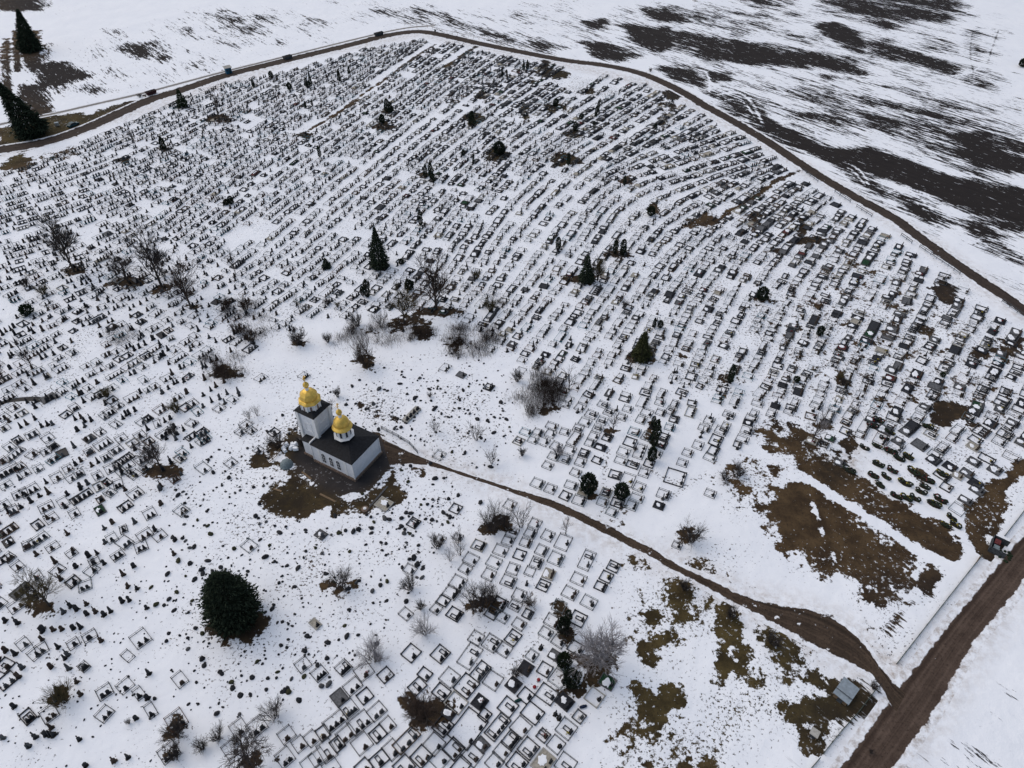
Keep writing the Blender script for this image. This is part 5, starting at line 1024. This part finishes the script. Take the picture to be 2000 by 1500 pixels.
for t, L in REST.items():
    mats, mid = [], {}
    def mi_(k):
        if k not in mid: mid[k] = len(mats); mats.append(M[k])
        return mid[k]
    S_ = Soup()
    for g in L:
        a, b = g['a'], g['b']; r1 = random.Random(int(g['x'] * 100) * 31 + int(g['y'] * 100))
        if t == 'r':
            S_.add(place(MB().ring(a, b, .055, .36, .44).V, g), RINGQ, mi_('rail_' + g['col']))
            for sx in (-1, 1):
                for sy in (-1, 1): S_.add(place(boxv(sx * (a / 2 - .05), sy * (b / 2 - .05), 0, .5, .1, .1), g), BOXQ, mi_('rail_' + g['col']))
        if t == 'k': S_.add(place(MB().ring(a, b, .13, -.03, .26).V, g), RINGQ, mi_('kerb_' + g['col']))
        if t == 's':
            S_.add(place(MB().ring(a, b, .16, -.03, .26).V, g), RINGQ, mi_('kerb_' + ('pale' if g['col'] == 'beige' else 'black'))); S_.add(place(boxv(0, 0, -.02, .2, a - .32, b - .32), g), BOXQ, mi_('slab_' + g['col']))
            if r1.random() < .65: S_.add(place(boxv(r1.uniform(-.2, .2) * a, r1.uniform(-.05, .25) * b, .18, .27, a * r1.uniform(.25, .7), b * r1.uniform(.2, .5), .8, .7), g), BOXQ, mi_('snow'))
        for (x, y) in (stone_places(g) if t != 'h' else [(0, 0)]):
            w, h = (.52 if g['sv'] != 2 else .62) * g['size'], 1.08 * g['size']
            S_.add(place(boxv(x, y, 0, h, w, .2, (.6, .8, .3, .35, .6)[g['sv']], .7), g), BOXQ, mi_('stone_' + g['scol']))
            if t != 's': S_.add(place(boxv(x + r1.uniform(-.08, .08), y + .12, -.02, .11, r1.uniform(.6, .95), r1.uniform(.45, .8), .8, .7), g), BOXQ, mi_('soil'))
    if L: tag(obj(KIND[t][0].replace('_grave', '_graves') if t != 'h' else 'headstones', quads('far_' + KIND[t][0], np.vstack(S_.V), np.vstack(S_.Q), mats, S_.M)), dict(r='long rows of small railed graves far up the slope', k='rows of small kerbed graves far up the slope', s='dark slab graves in rows near the perimeter road', h='many small dark headstones in rows far off')[t], 'graves', kind='stuff')

# ---- fieldstones round the church
BF = WP(S('340,955 420,880 500,860 560,800 560,760 640,720 740,700 880,690 985,700 1010,760 1000,840 975,920 930,920 860,890 800,870 790,900 880,935 900,1010 862,1075 800,1190 705,1300 600,1345 510,1400 400,1420 335,1370 310,1180'))
def m_rock(v, col):
    def f():
        g = np.random.default_rng(700 + v); n, rings = 9, 4; P = []
        dx, dy = g.uniform(-.2, .2, 2); ph = g.uniform(0, 6.28)
        for r in range(rings):
            q0 = r / (rings - 1) * math.pi / 2
            for k in range(n):
                q = 2 * math.pi * k / n + ph; rr = math.cos(q0 * .92) * g.uniform(.85, 1.12)
                P.append((rr * math.cos(q) * .5 + dx * math.sin(q0), rr * math.sin(q) * .42 + dy * math.sin(q0), math.sin(q0) * .46 * g.uniform(.9, 1.1) - (.05 if r == 0 else 0)))
        F = [(r * n + k, r * n + (k + 1) % n, (r + 1) * n + (k + 1) % n, (r + 1) * n + k) for r in range(rings - 1) for k in range(n)] + [tuple((rings - 1) * n + k for k in range(n))]
        return mesh('fieldstone', P, F, M['rock_' + col], smooth=v % 3 == 0)
    return cached(('rk', v, col), f)
BIGR = S('770,838 715,800 783,835 810,778 795,770 740,760 905,763 730,790 840,905 850,935 690,1038 663,1041 725,1042 701,1034 780,1032 785,1028 801,1043 817,1065 831,1014 843,1016 866,1002 879,1010 835,985 800,1092 809,1090 743,1143 727,1155 794,1175 815,1104 824,1128 745,1060 754,1062 724,1010 760,1015 784,1012 793,1001 822,986 845,976 876,975 938,982 895,968 399,1300 430,1312 452,1332 493,1323 434,1316 455,1345 395,1287 367,1268 395,1238 325,1252 382,1227 302,1365 523,1325 520,1347 563,1352 585,1368 600,1243 470,1358 552,1352 620,1300 628,1340 642,1336 655,1008 520,1020 505,1012 527,1065 546,1040 500,1008 508,1054 519,1088 536,1097 348,1095 372,1101 380,1133 380,1068 295,1147 305,1180 340,1193 321,1182 330,1170 425,1140 640,1255 677,1243 700,1240 330,1237')
rocks = []
for (x, y) in BIGR: w = W(x, y); rocks.append((*w, g9.uniform(.7, 1.15)))
lo, hi = BF.min(0), BF.max(0); apw = WP(APRON); brw = WP(BROWN[0][0]); hot = [W(700, 830), W(560, 900), W(430, 880), W(480, 1010), W(760, 1030), W(430, 1240), W(850, 780), W(930, 850), W(560, 1320), W(780, 1010), W(620, 1080)]
cnt = 0
while cnt < 900:
    x, y = g9.uniform(lo, hi)
    if not inside(BF, x, y) or inside(apw, x, y) or inside(brw, x, y): continue
    dn = sum(math.exp(-((x - h_[0]) ** 2 + (y - h_[1]) ** 2) / 150) for h_ in hot)
    if g9.random() > .22 + dn * .6 or math.hypot(x - W(463, 1207)[0], y - W(463, 1207)[1]) < 4.5: continue
    if (np.hypot(MANP[:, 0] - x, MANP[:, 1] - y) < 1.5).any(): continue
    rocks.append((x, y, float(np.clip(g9.lognormal(-.85, .42), .18, 1.0)))); cnt += 1
cnt = 0; LS = [LEFT, SPARSEW]
while cnt < 420:
    P = LS[cnt % 2 if cnt < 240 else 0]; x, y = g9.uniform(P.min(0), P.max(0))
    if inside(P, x, y): rocks.append((x, y, float(g9.uniform(.16, .42)))); cnt += 1
rocks.sort(key=lambda r_: -r_[2])
rs = Soup()
for k, (x, y, s_) in enumerate(rocks):
    col = pick(('dark', 74), ('grey', 16), ('mossy', 10)); v = rnd.randrange(12); me = m_rock(v, col); fl = rnd.choice((.7, 1.0, 1.3)); rz = rnd.uniform(0, 6.28); el = rnd.choice((1, 1, 1.35))
    if k >= 298:
        c_, d_ = math.cos(rz), math.sin(rz)
        for p in me.polygons:
            if len(p.vertices) == 4:
                P = np.array([me.vertices[i_].co for i_ in p.vertices]) * (s_ * el, s_, s_ * fl)
                rs.add(np.stack([x + P[:, 0] * c_ - P[:, 1] * d_, y + P[:, 0] * d_ + P[:, 1] * c_, P[:, 2]], 1), [(0, 1, 2, 3)], 0)
        continue
    o = obj('fieldstone', me, loc=(x, y, 0), rotz=rz); o.scale = (s_ * el, s_, s_ * fl)
    later(o, f"{'large' if s_ > .85 else 'small' if s_ < .55 else 'medium'} {col} {dict([(.7, 'flat'), (1.0, 'rounded'), (1.3, 'upright')])[fl]} {'oblong ' if el > 1 else ''}fieldstone", (x, y), 'stone', 'fieldstones strewn round the church')
tag(obj('small_fieldstones', quads('small_fieldstones', np.vstack(rs.V), np.vstack(rs.Q), [M['rock_dark']], rs.M)), 'small dark fieldstones scattered in the snow', 'stones', kind='stuff')

# ---- fresh graves heaped with wreaths
WREATH = S('1713,908 1742,920 1730,932 1705,930 1718,948 1750,970 1770,974 1786,974 1767,944 1798,961 1805,952 1812,940 1783,922 1755,896 1773,893 1739,883 1836,977 1824,986 1839,927 1704,833 1737,845 1726,857 1712,872 1688,875 1811,834 1740,882 1754,895 1716,908 1658,920 1846,1027 1858,1012 1865,1026 1715,822')
def m_mound(v):
    def f():
        g = np.random.default_rng(900 + v); m = MB(); n = 12
        for z, k_ in ((-.03, 1.0),): pass
        P = []
        for z, k_ in ((-.04, 1.05), (.18, .9), (.36, .55), (.42, .2)):
            for k in range(n): q = 2 * math.pi * k / n; P.append((k_ * .52 * math.cos(q) * g.uniform(.85, 1.15), k_ * 1.05 * math.sin(q) * g.uniform(.9, 1.1), z))
        m.add(P, [(r * n + k, r * n + (k + 1) % n, (r + 1) * n + (k + 1) % n, (r + 1) * n + k) for r in range(3) for k in range(n)] + [tuple(3 * n + k for k in range(n))])
        return m.mesh('earth_mound', M['soil'])
    return cached(('mo', v), f)
def m_wreath(v):
    def f():
        g = np.random.default_rng(950 + v); m = MB(); N_ = 18; r0, r1 = .30, .13
        P = [((r0 + r1 * math.cos(q)) * math.cos(p), (r0 + r1 * math.cos(q)) * 1.25 * math.sin(p), r1 * math.sin(q) + .02) for p in np.linspace(0, 6.283, N_, endpoint=False) for q in np.linspace(0, 6.283, 5, endpoint=False)]
        P = [tuple(c + g.normal(0, .025) for c in p) for p in P]
        F = [(i * 5 + j, ((i + 1) % N_) * 5 + j, ((i + 1) % N_) * 5 + (j + 1) % 5, i * 5 + (j + 1) % 5) for i in range(N_) for j in range(5)]
        return mesh('wreath', P, F, [M['wreath_green'], M['wreath_dark'], M['flower_yellow'], M['flower_red'], M['flower_white']], [int(g.choice(5, p=[.5, .42, .08, 0, 0] if v % 3 == 0 else [.5, .42, 0, .08, 0] if v % 3 == 1 else [.45, .48, 0, 0, .07])) for _ in F])
    return cached(('wr', v), f)
for i, (x, y) in enumerate(WREATH):
    w = W(x, y); o = obj('grave_mound', None, loc=(w[0], w[1], 0), rotz=ang(*w) + rnd.gauss(0, .15)); k = rnd.uniform(.85, 1.25); o.scale = (k, k, k)
    obj('earth_mound', m_mound(i % 5), o); nw = rnd.choice((2, 3, 3)); v0 = rnd.randrange(3)
    for j in range(nw): p = obj('wreath', m_wreath(v0 + 3 * rnd.randrange(2)), o, loc=(rnd.gauss(0, .1), -.65 + 1.3 * j / (nw - 1), .42)); p.rotation_euler = (rnd.gauss(0, .2), rnd.gauss(0, .2), rnd.uniform(0, 3)); p.scale = (1.1, 1.1, 1.1)
    later(o, f"{'large' if k > 1.1 else 'small' if k < .95 else ''} earth mound under {NUM[nw]} {('yellow', 'reddish', 'whitish')[v0]} wreaths".strip(), w, 'grave', 'fresh grave mounds under wreaths')
# ------------------------------------------------------------------ single things
def single(name, x, y, rz, label, cat):
    w = W(x, y); o = obj(name, None, loc=(w[0], w[1], 0), rotz=rz); tag(o, label, cat); return o
wang = lambda a, b: math.atan2(*(W(*b) - W(*a))[::-1])
# shed
sh = single('shed', 1648, 1356, wang((1636, 1368), (1660, 1334)), 'low timber shed with grey zinc sheet roof near the road junction', 'shed')
b = MB(); b.box((0, 0, .55), (3.0, 2.1, 1.1)); obj('wall', b.mesh('shed_wall', M['timber']), sh)
b = MB(); b.add([(-.75, -1.3, 1.2), (1.75, -1.3, 1.2), (1.75, 1.3, 1.34), (-.75, 1.3, 1.34), (-.75, -1.3, 1.26), (1.75, -1.3, 1.26), (1.75, 1.3, 1.40), (-.75, 1.3, 1.40)], BOXQ); rf = obj('roof', b.mesh('shed_roof', M['zinc']), sh)
for k in range(8): pass
b = MB(); b.add([(-1.75, -1.3, 1.12), (-.72, -1.3, 1.12), (-.72, 1.3, 1.26), (-1.75, 1.3, 1.26), (-1.75, -1.3, 1.17), (-.72, -1.3, 1.17), (-.72, 1.3, 1.31), (-1.75, 1.3, 1.31)], BOXQ); obj('lower_roof', b.mesh('shed_lower_roof', M['zinc']), sh)
b = MB(); b.box((-1.73, 0, .5), (.06, .8, 1.0)); obj('door', b.mesh('shed_door', M['skip_grey']), sh)
b = MB(); b.box((-.73, 0, 1.43), (.09, 2.6, .03)); obj('ridge_cap', b.mesh('shed_cap', M['skip_grey']), rf)
wc = single('well_cover', 1588, 1436, R(50), 'small square grey well roof on dark posts over dark ground', 'well')
b = MB(); b.box((0, 0, 1.0), (1.25, 1.25, .08)); obj('roof', b.mesh('well_roof', M['concrete']), wc)
b = MB(); b.lathe([(.55, 0), (.55, .55), (.42, .55), (.42, .1)], 14); obj('well_ring', b.mesh('well_ring', M['skip_grey']), wc)
pm = MB().box((0, 0, .5), (.08, .08, 1.0)).mesh('post', M['timber'])
for sx in (-1, 1):
    for sy in (-1, 1): obj('post', pm, wc, loc=(sx * .5, sy * .5, 0))
# kiosk by the perimeter road
kz = single('kiosk', 447, 143, wang((430, 146), (465, 138)), 'blue kiosk with pale overhanging roof beside the perimeter road', 'kiosk')
b = MB(); b.box((0, 0, 1.2), (2.4, 1.9, 2.4)); obj('wall', b.mesh('kiosk_wall', M['kiosk_blue']), kz)
b = MB(); b.add([(-1.6, -1.2, 2.4), (1.6, -1.2, 2.4), (1.6, 1.3, 2.75), (-1.6, 1.3, 2.75), (-1.6, -1.2, 2.5), (1.6, -1.2, 2.5), (1.6, 1.3, 2.86), (-1.6, 1.3, 2.86)], BOXQ); obj('roof', b.mesh('kiosk_roof', M['concrete']), kz)
b = MB(); b.box((.5, -.97, 1.0), (.8, .05, 1.9)); obj('door', b.mesh('kiosk_door', M['car_teal']), kz)
b = MB(); b.box((-.6, -.97, 1.5), (.8, .05, .6)); obj('window', b.mesh('kiosk_window', M['window_dark']), kz)
# car
cr = single('car', 144, 246, wang((135, 249), (155, 240)), 'dark teal car parked on brown verge by the huge spruce', 'car')
prof = [(-2.15, .28), (2.1, .28), (2.15, .62), (1.9, .82), (1.05, .92), (.45, 1.42), (-1.1, 1.46), (-1.85, 1.0), (-2.15, .9)]
b = MB(); b.prism(prof, -.84, .84); obj('body', b.mesh('car_body', M['car_teal']), cr)
b = MB(); b.prism([(.95, .96), (.42, 1.38), (-1.08, 1.41), (-1.7, 1.02)], -.856, .856); b.add([(1.02, -.68, .96), (1.02, .68, .96), (.50, .62, 1.40), (.50, -.62, 1.40)], [(0, 1, 2, 3)]); obj('window', b.mesh('car_window', M['window_dark']), cr)
wm = MB().lathe([(.12, -.1), (.32, -.1), (.32, .1), (.12, .1)], 16).mesh('wheel', M['tyre'])
for sx in (-1.35, 1.3):
    for sy in (-.8, .8): q = obj('wheel', wm, cr, loc=(sx, sy, .32)); q.rotation_euler = (math.pi / 2, 0, 0)
hm_ = MB().box((0, 0, 0), (.06, .34, .14)).mesh('headlight', M['flower_white'])
for sy in (-.6, .6): obj('headlight', hm_, cr, loc=(2.13, sy, .68))
ub = single('utility_box', 113, 247, R(20), 'small pale utility box standing behind the teal car', 'box')
b = MB(); b.box((0, 0, .9), (1.3, 1.0, 1.1)); obj('cabinet', b.mesh('utility_cabinet', M['concrete']), ub)
b = MB(); b.box((0, 0, 1.49), (1.45, 1.15, .08)); obj('lid', b.mesh('utility_lid', M['zinc']), ub)
b = MB(); [b.box((sx * .5, sy * .35, .18), (.12, .12, .36)) for sx in (-1, 1) for sy in (-1, 1)]; obj('feet', b.mesh('utility_feet', M['skip_grey']), ub)
def skip(x, y, p2, L, w, col, label):
    o = single('waste_skip', x, y, wang((x, y), p2), label, 'skip')
    b = MB(); h = 1.3; b.add([(-L / 2 + .4, -w / 2, .1), (L / 2 - .4, -w / 2, .1), (L / 2 - .4, w / 2, .1), (-L / 2 + .4, w / 2, .1), (-L / 2, -w / 2, h), (L / 2, -w / 2, h), (L / 2, w / 2, h), (-L / 2, w / 2, h)], [(3, 2, 1, 0), (0, 1, 5, 4), (1, 2, 6, 5), (2, 3, 7, 6), (3, 0, 4, 7)])
    b.ring(L + .1, w + .1, .12, h - .06, h + .06); obj('tub', b.mesh('skip_tub', M[col]), o)
    b = MB(); g = np.random.default_rng(int(x))
    for k in range(14): b.box((g.uniform(-.4, .4) * L, g.uniform(-.35, .35) * w, h - .25 + g.uniform(0, .25)), (.6, .5, .3), rz=g.uniform(0, 3), taper=.6)
    obj('rubbish_heap', b.mesh('skip_rubbish', M['rubbish']), o)
    b = MB(); [b.box((sx * L * .3, 0, .05), (.2, w * .9, .1)) for sx in (-1, 1)]; obj('runners', b.mesh('skip_runners', M['skip_grey']), o)
skip(296, 184, (306, 181), 4.2, 1.8, 'skip_red', 'dark red rubbish skip on snow between ditch track and perimeter road')
skip(562, 115, (572, 112), 4.0, 2.0, 'skip_grey', 'dark grey rubbish skip right of the blue kiosk')
skip(740, 69, (752, 66), 4.6, 1.6, 'skip_grey', 'long dark grey rubbish skip close to the perimeter road crest')
we = single('waste_enclosure', 1948, 1072, R(52), 'dark waste enclosure with a dull red lid at the gravel road', 'bin enclosure')
b = MB(); b.box((0, 1.3, .7), (3.2, .08, 1.4)); b.box((1.6, 0, .7), (.08, 2.6, 1.4)); b.box((-1.6, 0, .7), (.08, 2.6, 1.4)); obj('wall', b.mesh('enclosure_wall', M['skip_grey']), we)
b = MB(); b.box((.6, .5, .55), (1.2, .9, 1.0)); bn = obj('bin', b.mesh('enclosure_bin', M['kerb_black']), we)
b = MB(); b.box((.6, .5, 1.09), (1.25, .95, .08)); obj('lid', b.mesh('bin_lid', M['red_lid']), bn)
b = MB(); b.box((-.7, .4, .5), (1.0, .9, .9)); bn = obj('bin', b.mesh('enclosure_bin_two', M['skip_grey']), we)
b = MB(); b.box((-.7, .4, .98), (1.05, .95, .07)); obj('lid', b.mesh('bin_lid_pale', M['rail_pale']), bn)
b = MB(); g = np.random.default_rng(3)
for k in range(16): b.box((g.uniform(-1.6, 1.2), g.uniform(-2.4, -.4), .15), (.5, .4, .3), rz=g.uniform(0, 3), taper=.5)
tag(obj('rubbish_heap', b.mesh('rubbish_heap', M['wreath_green']), loc=W(1946, 1077), rotz=R(52)), 'dark green heap of discarded wreaths before the waste enclosure', 'rubbish')
# long white monument with four stones; square plot at the end of the paved path
lm = single('long_monument', 804, 811, wang((793, 820), (820, 793)), 'long white concrete monument plinth carrying four dark stones', 'monument')
b = MB(); b.box((0, 0, .22), (5.0, 1.5, .46)); obj('plinth', b.mesh('monument_plinth', M['concrete']), lm)
for k in range(4): q = obj('headstone', m_stone((2, 0, 2, 4)[k], 'black'), lm, loc=(-1.8 + 1.2 * k, -.3, .44)); q.scale = (1.3, 1.4, .8)
pg = single('paved_grave', 92, 777, R(51), 'large railed grave paved dark grey at the end of the paved path', 'grave')
obj('railing', m_rail(4.0, 3.9, 'black'), pg); b = MB(); b.box((.1, -.4, .06), (3.2, 2.6, .14)); obj('paving', b.mesh('grave_paving', M['slab_grey']), pg)
for x in (-.5, .6): q = obj('headstone', m_stone(0, 'black'), pg, loc=(x, -1.4, .1)); q.scale = (1.3, 1.4, 1.2)
# crosses and odd bits near the frosted birch
for x, y, mname, lab, rz in ((1012, 1369, 'tarp_teal', 'teal rolled tarpaulin lying on snow beside a kerbed grave', 1.0), (1139, 1381, 'tarp_blue', 'dark blue rolled tarpaulin lying on snow beside the frosted birch', .9)):
    b = MB(); b.lathe([(.05, -.6), (.2, -.5), (.26, 0), (.2, .5), (.05, .6)], 10); o = obj('tarpaulin_roll', b.mesh('tarpaulin_roll', M[mname], True), loc=(*W(x, y), .2)); o.rotation_euler = (math.pi / 2, 0, rz + .9); tag(o, lab, 'tarpaulin')
for x, y, lab in ((1052, 1329, 'round red flower bowl on snow, farther of two red bowls'), (1044, 1343, 'round red flower bowl beside a thrown down stick, nearer red bowl')):
    b = MB(); b.lathe([(.12, 0), (.26, .12), (.30, .3), (.2, .42), (.05, .46)], 10); tag(obj('flower_bowl', b.mesh('flower_bowl', M['flower_red'], True), loc=W(x, y)), lab, 'bowl')
lp = single('lamp_drum', 713, 995, 0, 'brown well cover with white lid on the earth by the church', 'well')
b = MB(); b.lathe([(.75, -.02), (.7, .25), (.35, .3)], 14); obj('ring', b.mesh('cover_ring', M['plinth']), lp)
b = MB(); b.lathe([(.32, .3), (.32, .42), (.1, .46)], 12); obj('lid', b.mesh('cover_lid', M['white_trim']), lp); lp.name = 'inspection_well'
# fences: posts and rails
pmesh = {k: MB().box((0, 0, .5), (.09, .09, 1.06)).mesh('fence_post', M[k]) for k in ('fence_green', 'timber', 'skip_grey')}
def fence(pts, step, h, mk, label, rails=(.35, .9), rw=.06, name='rail_fence'):
    P = WP(pts); o = obj(name, None, loc=(*P[0], 0)); tag(o, label, 'fence')
    d = np.r_[0, np.cumsum(np.hypot(*np.diff(P, axis=0).T))]; n = max(2, int(round(d[-1] / step)) + 1)
    if n > 95: n = 95
    for s_ in np.linspace(0, d[-1], n):
        x, y = np.interp(s_, d, P[:, 0]), np.interp(s_, d, P[:, 1]); q = obj('post', pmesh[mk], o, loc=(x - P[0][0], y - P[0][1], 0)); q.scale = (1, 1, h)
    for z in rails:
        b = MB()
        for (x1, y1), (x2, y2) in zip(P[:-1] - P[0], P[1:] - P[0]): b.box(((x1 + x2) / 2, (y1 + y2) / 2, z * h), (math.hypot(x2 - x1, y2 - y1), rw, .10), rz=math.atan2(y2 - y1, x2 - x1))
        obj('rail', b.mesh('fence_rail', M[mk]), o)
fence(S('1751,1297 1800,1234 1850,1170 1900,1107 1915,1089'), 2.5, .9, 'fence_green', 'low green rail fence above the junction, running towards the waste enclosure', (.15, .5, .9), .10)
fence(S('1962,1047 2000,998 2060,920'), 2.5, .9, 'fence_green', 'low green rail fence beyond the waste enclosure along the gravel road', (.15, .5, .9), .10)
fence(S('1608,1472 1640,1432 1675,1393 1708,1350'), 2.5, .9, 'fence_green', 'low green rail fence beside the zinc roofed shed', (.15, .5, .9), .10)
fence(S('1599,1484 1580,1506'), 2.5, .9, 'fence_green', 'short end of green rail fence at the lower picture edge', (.15, .5, .9), .10)
fence(S('1903,1103 1912,1090'), 1.5, 1.1, 'timber', 'timber gate panel left of the waste enclosure', (.2, .5, .85), .08, 'field_gate')
for i, (p, lab) in enumerate((('1567,334 1597,356', 'dark rail fence piece beside the dirt path mouth'), ('1630,376 1660,396', 'dark rail fence piece by the perimeter road, second from the dirt path mouth'), ('1672,405 1702,424', 'dark rail fence piece by the perimeter road, third from the dirt path mouth'), ('1759,461 1780,476', 'dark rail fence piece by the perimeter road, fourth from the dirt path mouth'), ('1795,484 1835,510 1874,536', 'longest dark rail fence piece by the perimeter road'), ('1956,590 2001,622', 'dark rail fence piece near the far bend road'))):
    fence(S(p), 2.2, 1.1, 'skip_grey', lab, (.45, .92), .12)
fence(S('790,50 825,52 867,63 930,77 1000,91 1060,104'), 3.2, 1.3, 'timber', 'thin post fence along the perimeter road crest', (.9,), .04, 'post_fence')
fence(S('745,838 775,853 800,868 816,886'), 1.6, 1.0, 'skip_grey', 'dark railing along the church lane by the church', (.2, .55, .95), .06)
fence(S('525,905 540,892 558,868'), 1.2, .9, 'timber', 'pale timber railing beside the brown patch left of the church', (.3, .9), .08)
# planks lying in the church yard
for i, (a, b_, lab) in enumerate((((722, 990), (757, 950), 'grey pair of planks lying on earth beside the church yard'), ((535, 955), (550, 960), 'short pale board on brown grass below the church'), ((590, 922), (608, 936), 'dark board at the church yard edge below the windows'), ((625, 965), (655, 980), 'long brown board on the grass below the church'))):
    p, q = W(*a), W(*b_); o = obj('board', MB().box((0, 0, .06), (float(np.hypot(*(q - p))), .35, .12)).mesh('board', M['timber' if i != 0 else 'kerb_grey']), loc=(p + q) / 2, rotz=math.atan2(*(q - p)[::-1])); tag(o, lab, 'board')
# heaps: rubble and a dark tarpaulin dome beside the yard
b = MB(); b.lathe([(1.35, -.02), (1.25, .45), (.9, .95), (.45, 1.25), (.1, 1.32)], 12); tag(obj('covered_heap', b.mesh('covered_heap', M['rail_pale'], True), loc=W(560, 908)), 'dull green covered heap left of the church yard', 'heap')
b = MB(); g = np.random.default_rng(8)
for k in range(12): b.box((g.normal(0, .7), g.normal(0, .6), .25 + g.uniform(0, .35)), (.9, .7, .6), rz=g.uniform(0, 3), taper=.7)
tag(obj('snowy_rubble_heap', b.mesh('snowy_rubble_heap', M['snow']), loc=W(570, 876)), 'snow covered rubble heap beside the church yard', 'heap')

finish_labels()
